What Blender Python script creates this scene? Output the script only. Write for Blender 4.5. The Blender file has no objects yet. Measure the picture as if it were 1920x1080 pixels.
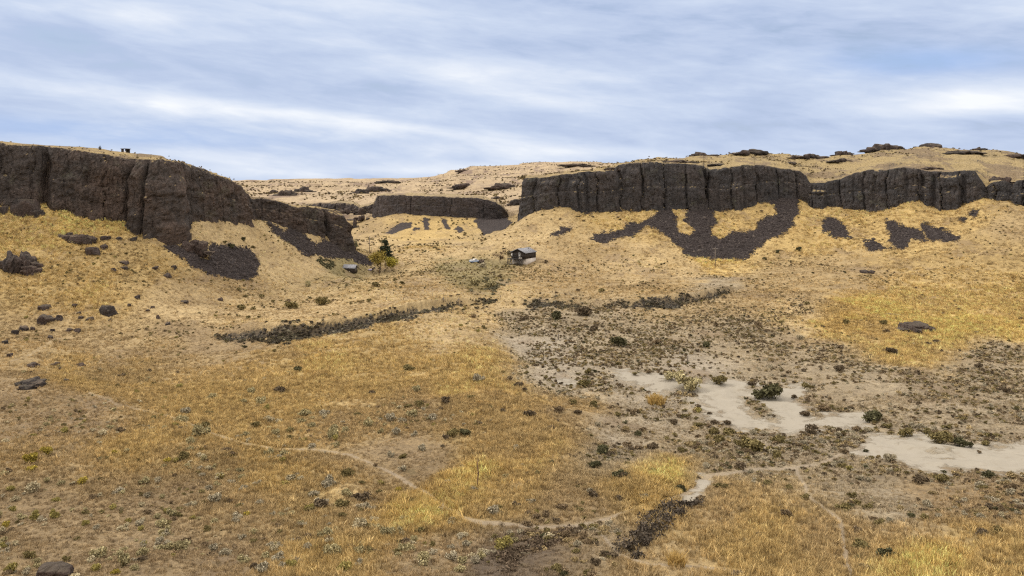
import bpy, math, random
import numpy as np
from mathutils import Vector, Matrix

random.seed(7)
RNG = np.random.default_rng(11)
R = math.radians
SC = bpy.context.scene
COL = SC.collection

# ------------------------------------------------------------------ camera
F = 1507.0            # focal length in photo pixels (1920 wide)
HZ = 340.0            # photo row of the eye level
cam_d = bpy.data.cameras.new('camera')
cam_d.sensor_width = 36.0
cam_d.lens = 36.0 * F / 1920.0
cam_d.shift_y = (HZ - 540.0) / 1920.0
cam_d.clip_start = 0.5
cam_d.clip_end = 20000.0
cam = bpy.data.objects.new('camera', cam_d)
COL.objects.link(cam)
cam.location = (0, 0, 0)
cam.rotation_euler = (R(90), 0, 0)
SC.camera = cam

# ------------------------------------------------------------------ light
SUN_EL, SUN_AZ = 40.0, -75.0        # azimuth measured from +Y towards +X
sun_d = bpy.data.lights.new('sun', 'SUN')
sun_d.energy = 1.5
sun_d.angle = R(12)
sun_d.color = (1.0, 0.95, 0.86)
sun = bpy.data.objects.new('sun', sun_d)
COL.objects.link(sun)
_d = Vector((math.sin(R(SUN_AZ)) * math.cos(R(SUN_EL)), math.cos(R(SUN_AZ)) * math.cos(R(SUN_EL)), math.sin(R(SUN_EL))))
sun.rotation_euler = _d.to_track_quat('Z', 'Y').to_euler()

SC.view_settings.view_transform = 'Standard'
SC.view_settings.look = 'None'
SC.view_settings.gamma = 1.0
SC.view_settings.exposure = 0.2
SC.cycles.use_denoising = False
SC.cycles.pixel_filter_type = 'BLACKMAN_HARRIS'
SC.cycles.filter_width = 1.25
SC.cycles.max_bounces = 4
SC.cycles.diffuse_bounces = 2
SC.cycles.transparent_max_bounces = 4


# ------------------------------------------------------------------ node helpers
class NT:
    def __init__(self, tree):
        self.t = tree
        self.n = tree.nodes
        self.l = tree.links

    def node(self, typ, **kw):
        nd = self.n.new(typ)
        for k, v in kw.items():
            setattr(nd, k, v)
        return nd

    def put(self, sock, v):
        if isinstance(v, (int, float)):
            sock.default_value = v
        elif isinstance(v, (tuple, list)):
            if sock.type == 'RGBA' and len(v) == 3:
                v = tuple(v) + (1,)
            sock.default_value = v
        else:
            self.l.new(v, sock)

    def math(self, op, a, b=0.0, c=None, clamp=False):
        nd = self.node('ShaderNodeMath', operation=op, use_clamp=clamp)
        self.put(nd.inputs[0], a)
        self.put(nd.inputs[1], b)
        if c is not None:
            self.put(nd.inputs[2], c)
        return nd.outputs[0]

    def noise(self, vec, scale, detail=4, rough=0.55, dist=0.0, typ='3D'):
        nd = self.node('ShaderNodeTexNoise', noise_dimensions=typ)
        if vec is not None:
            self.put(nd.inputs['Vector'], vec)
        self.put(nd.inputs['Scale'], scale)
        self.put(nd.inputs['Detail'], detail)
        self.put(nd.inputs['Roughness'], rough)
        self.put(nd.inputs['Distortion'], dist)
        return nd.outputs['Fac']

    def voronoi(self, vec, scale, feat='F1', out='Distance', rand=1.0):
        nd = self.node('ShaderNodeTexVoronoi', feature=feat)
        self.put(nd.inputs['Vector'], vec)
        self.put(nd.inputs['Scale'], scale)
        self.put(nd.inputs['Randomness'], rand)
        return nd.outputs[out]

    def mapping(self, vec, scale=(1, 1, 1), loc=(0, 0, 0), rot=(0, 0, 0)):
        nd = self.node('ShaderNodeMapping')
        self.put(nd.inputs['Vector'], vec)
        nd.inputs['Scale'].default_value = scale
        nd.inputs['Location'].default_value = loc
        nd.inputs['Rotation'].default_value = rot
        return nd.outputs[0]

    def ramp(self, fac, stops, interp='LINEAR'):
        nd = self.node('ShaderNodeValToRGB')
        cr = nd.color_ramp
        cr.interpolation = interp
        while len(cr.elements) < len(stops):
            cr.elements.new(0.5)
        for e, (p, c) in zip(cr.elements, stops):
            e.position = p
            if isinstance(c, (int, float)):
                c = (c, c, c)
            e.color = tuple(c) + (1,)
        self.put(nd.inputs[0], fac)
        return nd.outputs[0]

    def step(self, v, lo, hi):
        nd = self.node('ShaderNodeMapRange', interpolation_type='SMOOTHSTEP', clamp=True)
        self.put(nd.inputs[0], v)
        self.put(nd.inputs[1], lo)
        self.put(nd.inputs[2], hi)
        return nd.outputs[0]

    def mix(self, fac, a, b, mode='MIX'):
        nd = self.node('ShaderNodeMix', data_type='RGBA', blend_type=mode)
        self.put(nd.inputs[0], fac)
        self.put(nd.inputs[6], a)
        self.put(nd.inputs[7], b)
        return nd.outputs[2]

    def attr(self, name, typ='GEOMETRY', out='Fac'):
        nd = self.node('ShaderNodeAttribute', attribute_name=name, attribute_type=typ)
        return nd.outputs[out]

    def bump(self, h, strength, dist, normal=None):
        nd = self.node('ShaderNodeBump')
        self.put(nd.inputs['Height'], h)
        nd.inputs['Strength'].default_value = strength
        nd.inputs['Distance'].default_value = dist
        if normal is not None:
            self.put(nd.inputs['Normal'], normal)
        return nd.outputs[0]


def new_mat(name):
    m = bpy.data.materials.new(name)
    m.use_nodes = True
    t = NT(m.node_tree)
    b = t.n['Principled BSDF']
    b.inputs['Roughness'].default_value = 0.9
    b.inputs['Specular IOR Level'].default_value = 0.15
    return m, t, b


# ------------------------------------------------------------------ sky
world = bpy.data.worlds.new('World')
SC.world = world
world.use_nodes = True
wt = NT(world.node_tree)
bg = wt.n['Background']
BG_S = 0.1
bg.inputs['Strength'].default_value = BG_S
sky = wt.node('ShaderNodeTexSky', sky_type='NISHITA')
sky.sun_disc = False
sky.sun_elevation = R(SUN_EL)
sky.sun_rotation = R(SUN_AZ)
sky.air_density = 1.0
sky.dust_density = 1.0
tc = wt.node('ShaderNodeTexCoord')
D = tc.outputs['Generated']
sx = wt.node('ShaderNodeSeparateXYZ')
wt.put(sx.inputs[0], D)
dx, dy, dz = sx.outputs
# streaky layered cloud: noise in the direction sphere, squeezed vertically, tilted a little
tz = wt.math('ADD', wt.math('MULTIPLY', dz, 6.0), wt.math('MULTIPLY', dx, 0.55))
cv = wt.node('ShaderNodeCombineXYZ')
wt.put(cv.inputs[0], wt.math('MULTIPLY', dx, 1.5))
wt.put(cv.inputs[1], wt.math('MULTIPLY', dy, 1.5))
wt.put(cv.inputs[2], tz)
cvec = cv.outputs[0]
n1 = wt.noise(cvec, 2.3, 5, 0.5, 0.35)
n2 = wt.noise(wt.mapping(cvec, (1.5, 1.5, 2.0), (3.1, 1.7, 5.0)), 2.8, 6, 0.55, 0.4)
yy = wt.math('MAXIMUM', dy, 0.15)
U = wt.math('DIVIDE', dx, yy)
W = wt.math('DIVIDE', dz, yy)
Wn = wt.math('ADD', W, wt.math('MULTIPLY', wt.math('SUBTRACT', n1, 0.5), 0.05))


def gauss(v, c, s):
    q = wt.math('DIVIDE', wt.math('SUBTRACT', v, c), s)
    return wt.math('EXPONENT', wt.math('MULTIPLY', wt.math('MULTIPLY', q, q), -1.0))


def blob(u0, w0, su, sw, slope=0.0):
    ww = wt.math('SUBTRACT', Wn, wt.math('MULTIPLY', wt.math('SUBTRACT', U, u0), slope))
    return wt.math('MULTIPLY', gauss(U, u0, su), gauss(ww, w0, sw))


cloud = wt.math('ADD', 0.47, wt.math('MULTIPLY', wt.math('SUBTRACT', n1, 0.5), 0.92))
cloud = wt.math('ADD', cloud, wt.math('MULTIPLY', wt.math('SUBTRACT', n2, 0.5), 0.6))
n3 = wt.noise(wt.mapping(cvec, (2.2, 2.2, 2.6), (7.3, 2.2, 1.0)), 5.5, 6, 0.6, 0.5)
cloud = wt.math('ADD', cloud, wt.math('MULTIPLY', wt.math('SUBTRACT', n3, 0.5), 0.32))
blue = 0.0
BLOBS = [  # u, w, width, height, slope, weight
    (-0.42, 0.098, 0.30, 0.014, -0.13, 0.32), (-0.10, 0.060, 0.26, 0.010, -0.11, 0.30),
    (0.02, 0.034, 0.20, 0.012, -0.03, 0.30), (-0.05, 0.138, 0.17, 0.016, 0.0, 0.22),
    (-0.50, 0.062, 0.26, 0.016, -0.05, -0.26), (-0.42, 0.030, 0.22, 0.010, -0.03, 0.16), (-0.15, 0.010, 0.3, 0.010, 0.0, 0.22),
    (0.52, 0.150, 0.13, 0.016, 0.0, -0.34), (0.58, 0.105, 0.15, 0.018, 0.05, 0.40),
    (0.36, 0.130, 0.12, 0.02, 0.0, -0.08), (0.25, 0.06, 0.35, 0.02, 0.0, -0.10),
    (0.2, 0.19, 0.8, 0.03, 0.0, -0.06), (-0.5, 0.21, 0.3, 0.02, 0.0, 0.15),
    (-0.35, 0.155, 0.35, 0.02, 0.0, -0.12), (0.0, 0.0, 1.2, 0.02, 0.0, 0.12),
]
for (u0, w0, su, sw, sl, wgt) in BLOBS:
    bl = blob(u0, w0, su, sw, sl)
    cloud = wt.math('ADD', cloud, wt.math('MULTIPLY', bl, wgt if wgt > 0 else wgt * .35))
    if wgt < -0.15:
        blue = wt.math('ADD', blue, wt.math('MULTIPLY', bl, -wgt * 2.4))
cs = 1.0 / BG_S
cc = wt.ramp(cloud, [(0.08, (0.335, 0.42, 0.61)), (0.34, (0.42, 0.505, 0.69)), (0.56, (0.53, 0.61, 0.765)), (0.76, (0.65, 0.71, 0.82)), (1.0, (0.83, 0.855, 0.89))])
blue = wt.math('MULTIPLY', wt.math('MINIMUM', blue, 1.0), wt.step(cloud, 0.75, 0.35))
cc = wt.mix(blue, cc, (0.34, 0.48, 0.76))
# overcast: the cloud deck is brighter towards the zenith
zen = wt.math('ADD', 1.0, wt.math('MULTIPLY', wt.step(dz, 0.22, 0.9), 1.55))
hi = wt.math('MAXIMUM', wt.step(dz, 0.22, 0.5), wt.step(dy, 0.25, -0.25))
cc = wt.mix(hi, cc, wt.ramp(cloud, [(0.2, (0.74, 0.70, 0.66)), (0.8, (0.94, 0.89, 0.82))]))
cc = wt.mix(1.0, cc, zen, 'MULTIPLY')
cc10 = wt.mix(1.0, cc, (cs, cs, cs), 'MULTIPLY')
cover = wt.step(cloud, -0.1, 0.42)
cover = wt.math('MAXIMUM', cover, wt.math('MAXIMUM', 0.75, hi))
wt.l.new(wt.mix(cover, sky.outputs[0], cc10), bg.inputs['Color'])


# ------------------------------------------------------------------ numpy noise
def _hash(ix, iy, iz, seed):
    with np.errstate(over='ignore'):
        h = (ix.astype(np.uint32) * np.uint32(374761393) + iy.astype(np.uint32) * np.uint32(668265263)
             + iz.astype(np.uint32) * np.uint32(2147483647) + np.uint32((seed * 974634777 + 1013904223) & 0xffffffff))
        h = (h ^ (h >> np.uint32(13))) * np.uint32(1274126177)
        h = (h ^ (h >> np.uint32(16))) * np.uint32(2246822519)
        h = h ^ (h >> np.uint32(13))
    return (h & np.uint32(0xffffff)).astype(np.float64) / float(0xffffff)


def vnoise(x, y, z=None, seed=0):
    x = np.asarray(x, float)
    y = np.asarray(y, float) + 0 * x
    z = np.zeros_like(x) if z is None else np.asarray(z, float) + 0 * x
    fx, fy, fz = np.floor(x), np.floor(y), np.floor(z)
    tx, ty, tz_ = x - fx, y - fy, z - fz
    ix, iy, iz = fx.astype(np.int64), fy.astype(np.int64), fz.astype(np.int64)
    tx, ty, tz_ = [t * t * t * (t * (t * 6 - 15) + 10) for t in (tx, ty, tz_)]
    r = 0
    for a in (0, 1):
        wa = tx if a else 1 - tx
        for b in (0, 1):
            wb = ty if b else 1 - ty
            for c in (0, 1):
                wc = tz_ if c else 1 - tz_
                r = r + wa * wb * wc * _hash(ix + a, iy + b, iz + c, seed)
    return r * 2 - 1


def fbm(x, y, z=None, oct=4, seed=0, gain=0.5):
    a, s, f = 1.0, 0.0, 1.0
    for o in range(oct):
        s = s + a * vnoise(np.asarray(x) * f, np.asarray(y) * f, None if z is None else np.asarray(z) * f, seed + o * 17)
        a *= gain
        f *= 2.03
    return s


def sstep(x, a, b):
    t = np.clip((x - a) / (b - a), 0, 1)
    return t * t * (3 - 2 * t)


def tps_fit(P, v, smooth=0.0):
    n = len(P)
    d = np.linalg.norm(P[:, None] - P[None], axis=2)
    K = np.where(d > 0, d * d * np.log(d + 1e-12), 0) + np.eye(n) * smooth
    A = np.zeros((n + 3, n + 3))
    A[:n, :n] = K
    A[:n, n] = 1
    A[:n, n + 1:] = P
    A[n, :n] = 1
    A[n + 1:, :n] = P.T
    return np.linalg.solve(A, np.concatenate([v, [0, 0, 0]]))


def tps_eval(w, P, q):
    out = np.zeros(len(q))
    n = len(P)
    for i in range(0, len(q), 20000):
        s = q[i:i + 20000]
        d2 = ((s[:, None] - P[None]) ** 2).sum(2)
        out[i:i + 20000] = (0.5 * d2 * np.log(d2 + 1e-12)) @ w[:n] + w[n] + s @ w[n + 1:]
    return out


def catm(xs, ks, vs):
    return np.interp(xs, ks, vs)


# ------------------------------------------------------------------ mesh helpers
def mesh_from(name, V, faces, mats, smooth=False, mat_idx=None):  # noqa
    """V (n,3) array; faces: (m,4) or (m,3) int array, or list of arrays of both."""
    me = bpy.data.meshes.new(name)
    if not isinstance(faces, list):
        faces = [faces]
    faces = [np.asarray(f, dtype=np.int32) for f in faces if len(f)]
    nl = sum(f.size for f in faces)
    nf = sum(len(f) for f in faces)
    V = np.ascontiguousarray(V, dtype=np.float32)
    me.vertices.add(len(V))
    me.vertices.foreach_set('co', V.ravel())
    me.loops.add(nl)
    me.polygons.add(nf)
    me.loops.foreach_set('vertex_index', np.concatenate([f.ravel() for f in faces]))
    cnt = np.concatenate([np.full(len(f), f.shape[1], dtype=np.int32) for f in faces])
    st = np.concatenate([[0], np.cumsum(cnt)[:-1]]).astype(np.int32)
    me.polygons.foreach_set('loop_start', st)
    me.polygons.foreach_set('loop_total', cnt)
    if smooth:
        me.polygons.foreach_set('use_smooth', np.ones(nf, dtype=bool))
    if mat_idx is not None:
        me.polygons.foreach_set('material_index', np.asarray(mat_idx, dtype=np.int32))
    for m in (mats if isinstance(mats, (list, tuple)) else [mats]):
        me.materials.append(m)
    me.update(calc_edges=True)
    me.validate()
    return me


def add_attr(me, name, vals, typ='FLOAT'):
    a = me.attributes.new(name, typ, 'POINT')
    v = np.ascontiguousarray(vals, dtype=np.float32)
    a.data.foreach_set('color' if typ == 'FLOAT_COLOR' else ('vector' if typ == 'FLOAT_VECTOR' else 'value'), v.ravel())


def link(name, me, parent=None):
    o = bpy.data.objects.new(name, me)
    COL.objects.link(o)
    if parent is not None:
        o.parent = parent
    return o


def tag(o, label=None, cat=None, group=None, kind=None):
    if label:
        o['label'] = label
    if cat:
        o['category'] = cat
    if group:
        o['group'] = group
    if kind:
        o['kind'] = kind
    return o


def empty(name, loc, rz=0.0, label=None, cat=None, group=None):
    o = bpy.data.objects.new(name, None)
    COL.objects.link(o)
    o.location = loc
    o.rotation_euler = (0, 0, rz)
    o.empty_display_size = 0.3
    return tag(o, label, cat, group)


class MB:
    def __init__(self):
        self.v = []
        self.q = []
        self.t = []

    def n(self):
        return len(self.v)

    def quad(self, a, b, c, d):
        i = len(self.v)
        self.v += [a, b, c, d]
        self.q.append((i, i + 1, i + 2, i + 3))

    def tri(self, a, b, c):
        i = len(self.v)
        self.v += [a, b, c]
        self.t.append((i, i + 1, i + 2))

    def box(self, x0, x1, y0, y1, z0, z1):
        i = len(self.v)
        self.v += [(x0, y0, z0), (x1, y0, z0), (x1, y1, z0), (x0, y1, z0), (x0, y0, z1), (x1, y0, z1), (x1, y1, z1), (x0, y1, z1)]
        for f in ((0, 3, 2, 1), (4, 5, 6, 7), (0, 1, 5, 4), (1, 2, 6, 5), (2, 3, 7, 6), (3, 0, 4, 7)):
            self.q.append(tuple(i + k for k in f))

    def prism(self, poly, axis, a, b):
        """poly of 2D points extruded along axis 'x' or 'y' from a to b"""
        i = len(self.v)
        m = len(poly)
        for s in (a, b):
            for (p, q) in poly:
                self.v.append((s, p, q) if axis == 'x' else (p, s, q))
        for k in range(m):
            l = (k + 1) % m
            self.q.append((i + k, i + l, i + m + l, i + m + k))
        for k in range(1, m - 1):
            self.t.append((i, i + k + 1, i + k))
            self.t.append((i + m, i + m + k, i + m + k + 1))

    def tube(self, pts, rad, seg=7):
        pts = [Vector(p) for p in pts]
        if not isinstance(rad, (list, tuple)):
            rad = [rad] * len(pts)
        i0 = len(self.v)
        for k, p in enumerate(pts):
            d = (pts[min(k + 1, len(pts) - 1)] - pts[max(k - 1, 0)]).normalized()
            a = d.orthogonal().normalized() if k == 0 else (a - d * a.dot(d)).normalized()
            b = d.cross(a)
            for s in range(seg):
                t = 2 * math.pi * s / seg
                self.v.append(tuple(p + (a * math.cos(t) + b * math.sin(t)) * rad[k]))
        for k in range(len(pts) - 1):
            for s in range(seg):
                s2 = (s + 1) % seg
                self.q.append((i0 + k * seg + s, i0 + k * seg + s2, i0 + (k + 1) * seg + s2, i0 + (k + 1) * seg + s))
        for k, rev in ((0, True), (len(pts) - 1, False)):
            for s in range(1, seg - 1):
                f = (i0 + k * seg, i0 + k * seg + s, i0 + k * seg + s + 1)
                self.t.append(f[::-1] if rev else f)

    def build(self, name, mat, parent=None, smooth=False):
        me = mesh_from(name, np.array(self.v, float), [np.array(self.q, int).reshape(-1, 4), np.array(self.t, int).reshape(-1, 3)], mat, smooth)
        return link(name, me, parent)


# ------------------------------------------------------------------ cliff lines (photo column, distance, top row, base row, skyline row)
RIGHT = [  # px, Y, top, base, sky
    (1003, 470, 336, 392, 336), (993, 425, 336, 396, 336), (990, 402, 334, 400, 334), (1020, 398, 333, 388, 332), (1050, 397, 328, 385, 326), (1075, 396, 325, 386, 322),
    (1100, 396, 322, 392, 319), (1150, 396, 319, 388, 314), (1160, 396, 309, 388, 307), (1190, 396, 305, 387, 303), (1225, 394, 304, 387, 297), (1260, 393, 306, 386, 293),
    (1300, 393, 308, 384, 291), (1316, 393, 311, 384, 290), (1330, 393, 316, 385, 290), (1365, 392, 314, 387, 289), (1400, 391, 310, 376, 289), (1425, 391, 310, 368, 288),
    (1440, 391, 313, 363, 288), (1475, 390, 317, 361, 288), (1500, 389, 321, 364, 288), (1512, 388, 330, 374, 289), (1520, 386, 343, 383, 290), (1545, 383, 342, 384, 293),
    (1575, 380, 335, 385, 289), (1600, 377, 326, 388, 287), (1630, 374, 319, 390, 284), (1655, 371, 319, 391, 283), (1680, 368, 316, 383, 284), (1703, 365, 315, 374, 284),
    (1725, 363, 317, 371, 279), (1745, 361, 322, 384, 278), (1775, 358, 322, 390, 278), (1800, 355, 321, 388, 278), (1828, 352, 320, 374, 278), (1838, 351, 335, 371, 279),
    (1848, 350, 350, 371, 280), (1862, 348, 341, 375, 280), (1885, 345, 339, 374, 282), (1895, 343, 345, 378, 284), (1908, 341, 337, 382, 286), (1930, 338, 337, 385, 288),
    (2050, 322, 333, 388, 288), (2300, 295, 335, 395, 290), (2700, 260, 330, 400, 285)]
LEFT = [
    (-620, 205, 262, 376, 263), (-300, 216, 264, 378, 265), (-100, 226, 266, 378, 267), (0, 234, 268, 379, 268), (40, 236, 272, 380, 272), (84, 238, 275, 386, 275), (120, 240, 279, 396, 278),
    (165, 242, 284, 405, 280), (200, 244, 291, 408, 284), (235, 246, 295, 407, 288), (248, 245, 297, 414, 290), (262, 243, 297, 426, 290), (300, 242, 298, 433, 293), (328, 244, 302, 432, 300),
    (345, 258, 305, 404, 303), (380, 266, 316, 403, 316), (410, 272, 326, 406, 326), (435, 278, 338, 410, 338), (452, 283, 351, 413, 351), (462, 288, 364, 413, 364), (470, 296, 372, 409, 372),
    (500, 301, 373, 409, 372), (525, 304, 378, 416, 378), (555, 309, 388, 425, 386), (575, 312, 388, 430, 386), (600, 316, 390, 437, 389), (628, 320, 394, 448, 394), (640, 322, 398, 454, 398),
    (648, 324, 415, 459, 415), (655, 327, 440, 463, 440), (661, 330, 462, 470, 462)]
BUTTE = [
    (702, 585, 385, 406, 385), (709, 570, 368, 406, 367), (720, 562, 366, 404, 365), (750, 556, 366, 400, 365), (790, 552, 367, 403, 366), (850, 552, 370, 405, 368), (895, 556, 371, 409, 370), (925, 566, 378, 409, 377),
    (940, 578, 390, 408, 389), (949, 590, 402, 409, 402)]
BACK = [
    (545, 640, 390, 410, 388), (575, 632, 383, 412, 381), (600, 628, 381, 410, 380), (640, 625, 379, 406, 378), (660, 625, 382, 406, 380), (678, 622, 389, 406, 387), (700, 615, 382, 406, 381), (716, 612, 384, 404, 382), (730, 612, 388, 404, 386)]


def PZ(py, Y):
    return -(py - HZ) * Y / F


# ------------------------------------------------------------------ ground heightfield
GP = []  # px, Y, Z


def g(px, py, Y):
    GP.append((px, Y, PZ(py, Y)))


for px in (-600, 200, 960, 1720, 2600):
    GP.append((px, 20, -11.6))
    GP.append((px, 36, -19.2))
for px, Y in ((-400, 50), (0, 48), (480, 47), (960, 46), (1440, 46), (1920, 46), (2400, 46)):
    g(px, 1080, Y)
for px, Y in ((-300, 64), (0, 63), (480, 63), (960, 62), (1440, 62), (1920, 62), (2300, 62)):
    g(px, 960, Y)
for px, Y in ((-200, 80), (0, 80), (480, 84), (960, 86), (1440, 87), (1920, 88), (2300, 88)):
    g(px, 860, Y)
for px, Y in ((-200, 104), (0, 106), (480, 114), (960, 119), (1440, 122), (1920, 122), (2300, 122)):
    g(px, 760, Y)
for px, Y in ((-200, 132), (0, 136), (480, 149), (960, 155), (1440, 158), (1920, 160), (2300, 160)):
    g(px, 680, Y)
for px, Y in ((-200, 154), (0, 158), (480, 174), (960, 181), (1440, 184), (1920, 186), (2300, 186)):
    g(px, 640, Y)
for px, Y in ((250, 190), (480, 199), (700, 204), (960, 206), (1440, 208), (1920, 209), (2300, 205)):
    g(px, 600, Y)
for px, Y in ((480, 234), (700, 237), (960, 241), (1440, 242), (1700, 244), (1920, 240)):
    g(px, 560, Y)
for px, Y in ((640, 282), (800, 284), (960, 286), (1200, 288), (1440, 286), (1650, 280)):
    g(px, 520, Y)
for px, py, Y in [
        (1920, 520, 268), (1920, 460, 296), (1920, 415, 320), (2300, 480, 240), (1700, 495, 300), (1700, 450, 326), (1700, 410, 348), (1800, 500, 285), (1800, 440, 318),
        (1560, 500, 312), (1560, 450, 345), (1560, 410, 368), (1440, 491, 330), (1440, 440, 360), (1440, 400, 380), (1340, 489, 336), (1340, 440, 365), (1340, 405, 384),
        (1200, 500, 318), (1200, 465, 345), (1200, 425, 372), (1090, 500, 322), (1090, 460, 350), (1090, 425, 376), (1000, 497, 326), (1000, 460, 354), (1000, 425, 382),
        (960, 480, 345), (960, 450, 372), (935, 445, 382), (900, 462, 375), (870, 470, 372), (760, 500, 326), (760, 472, 398), (740, 456, 460), (850, 482, 358), (850, 458, 450),
        (700, 448, 490), (720, 432, 525), (800, 449, 486), (800, 425, 522), (900, 446, 486), (900, 425, 525), (700, 478, 380), (690, 498, 322),
        (0, 612, 176), (0, 560, 190), (0, 500, 205), (0, 440, 220), (-300, 600, 160), (-300, 500, 185), (-300, 430, 203), (120, 560, 194), (120, 500, 210), (120, 440, 226),
        (220, 560, 200), (220, 500, 217), (220, 445, 234), (320, 560, 209), (320, 510, 226), (320, 465, 238), (400, 555, 224), (400, 510, 240), (400, 455, 257),
        (480, 538, 247), (480, 490, 266), (480, 445, 284), (560, 522, 272), (560, 490, 286), (560, 455, 300), (620, 508, 296), (620, 482, 308), (660, 497, 314)]:
    g(px, py, Y)
for tab, step_ in ((RIGHT, 1), (LEFT, 1), (BUTTE, 1)):
    for (px, Y, top, base, skyr) in tab:
        if tab is RIGHT and px < 1010 and Y > 410:
            continue
        GP.append((px, Y, PZ(base, Y)))
# behind the cliffs the ground stays low, under the plateaus
for px, Y, Z in [(0, 300, -9), (250, 310, -10), (400, 340, -16), (-400, 300, -9), (560, 400, -30), (640, 420, -34), (600, 520, -34), (660, 560, -33), (640, 600, -27), (1100, 470, -10), (1350, 470, -10),
                 (1600, 450, -9), (1850, 430, -9), (2300, 400, -9), (1050, 640, -20), (960, 430, -35), (985, 470, -33), (955, 540, -27), (965, 600, -22), (800, 640, -22), (700, 680, -26), (400, 640, -28), (0, 640, -20), (1500, 640, -10), (2200, 640, -10), (900, 700, -22)]:
    GP.append((px, Y, Z))
GP = np.array(GP, float)
GPn = np.stack([(GP[:, 0] - 960) / F * 1.6, np.log(GP[:, 1])], 1)
TW = tps_fit(GPn, GP[:, 2], 2e-4)

# the grid: columns of constant X/Y, rows of constant Y
pxs = np.concatenate([np.arange(-640, -60, 10), np.arange(-60, 1980, 2.7), np.arange(1980, 2660, 10)])
ys = [3.0]
while ys[-1] < 40:
    ys.append(ys[-1] * 1.06)
while ys[-1] < 690:
    ys.append(ys[-1] * 1.0043)
ys = np.array(ys)
NR, NC = len(ys), len(pxs)
UU = (pxs - 960) / F
# evaluate the smooth surface on a coarse grid, then refine
cj = np.linspace(0, NC - 1, 330).astype(int)
ci = np.unique(np.concatenate([np.arange(0, NR, 3), [NR - 1]]))
q = np.stack(np.meshgrid(np.log(ys[ci]), UU[cj] * 1.6, indexing='ij'), -1).reshape(-1, 2)[:, ::-1]
Zc = tps_eval(TW, GPn, q).reshape(len(ci), len(cj))
Zt = np.stack([np.interp(np.arange(NC), cj, r) for r in Zc])
ZZ = np.stack([np.interp(np.arange(NR), ci, Zt[:, j]) for j in range(NC)], 1)
near = (-1.7 - ys * 0.49)[:, None]
kn = sstep(ys, 14, 30)[:, None]
ZZ = near * (1 - kn) + ZZ * kn
XX = ys[:, None] * UU[None]
YY = np.repeat(ys[:, None], NC, 1)

PXg = np.repeat(pxs[None], NR, 0)
bpx = np.interp(ys, [55, 70, 95, 125, 160, 215, 240], [1230, 1160, 1090, 1010, 950, 880, 860])
dist = (PXg - bpx[:, None]) * YY / F + fbm(XX / 18, YY / 18, oct=2, seed=8) * 3
ZZ += 2.4 * sstep(-dist, -7, 9) * np.exp(-np.maximum(-dist - 9, 0) / 45) * (sstep(ys, 60, 90) * sstep(ys, 230, 195))[:, None]
# terrace lip: a small scarp facing the camera
sc_px = np.array([250, 300, 395, 450, 520, 600, 690, 780, 860, 920, 975, 1040, 1130, 1190, 1240, 1300, 1345, 1372, 1400, 1450])
sc_py = np.array([650, 645, 640, 634, 638, 628, 610, 592, 575, 572, 575, 575, 577, 580, 579, 570, 559, 548, 540, 535])
sc_h = np.array([0, .5, 1.4, 2.4, 4.0, 4.0, 3.8, 3.8, 2.8, .8, 2.2, 2.2, 2.2, 3.2, 3.8, 3.8, 3.4, 2.0, .7, 0])
sZ = -35.0
pc_ = HZ - F * ZZ / YY
ft = np.interp(pxs, sc_px, sc_py)
sY = np.array([ys[max(1, int(np.argmax((pc_[:, j] <= ft[j] - 3) & (ys > 60))))] for j in range(NC)])
sY = np.convolve(np.pad(sY, 12, 'edge'), np.ones(25) / 25, 'valid')
sH = np.interp(pxs, sc_px, sc_h, left=0, right=0) * .68
wob = fbm(XX * 0.09, YY * 0.09, oct=3, seed=5) * 1.2
dS = YY - sY[None] + wob
lip = sstep(dS, -1.2, 1.2) * np.exp(-np.maximum(dS, 0) / 38.0)
ZZ = ZZ + sH[None] * lip
# left hillock and the dark rise at the bottom centre
PXg = np.repeat(pxs[None], NR, 0)


def hump(px, Y, rpx, rY, h):
    return h * np.exp(-((PXg - px) / rpx) ** 2 - ((YY - Y) / rY) ** 2)


ZZ += hump(40, 112, 190, 16, 1.2) + hump(1010, 51, 110, 6, 0.5) + hump(1240, 54, 60, 5, 0.35) + hump(880, 175, 60, 12, .6)
kd = sstep(YY, 30, 60)
ZZ += (fbm(XX / 22, YY / 22, oct=3, seed=1) * 0.45 + fbm(XX / 5.5, YY / 5.5, oct=3, seed=2) * 0.26) * kd
ZZ += (fbm(XX / 1.7, YY / 1.7, oct=3, seed=3) * 0.12) * kd
# rougher hummocks on the slopes
sl = np.clip((np.gradient(ZZ, axis=0) / np.gradient(YY, axis=0)) * 2.0, 0, 1)
ZZ += fbm(XX / 3.0, YY / 5.0, oct=3, seed=4) * 0.45 * sl
PYg = HZ - F * ZZ / YY


def ground_at(px, py=None, Y=None):
    """first visible ground point under a photo pixel (or at a known distance)"""
    j = int(np.clip(np.searchsorted(pxs, px), 1, NC - 1))
    t = (px - pxs[j - 1]) / (pxs[j] - pxs[j - 1])
    zc = ZZ[:, j - 1] * (1 - t) + ZZ[:, j] * t
    if Y is None:
        pc = HZ - F * zc / ys
        k = np.argmax((pc <= py) & (ys > 30))
        k = max(k, 1)
        a = (pc[k - 1] - py) / max(pc[k - 1] - pc[k], 1e-6)
        a = min(max(a, 0), 1)
        Y = ys[k - 1] * (1 - a) + ys[k] * a
    z = float(np.interp(Y, ys, zc))
    return Vector(((px - 960) / F * Y, Y, z))


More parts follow.
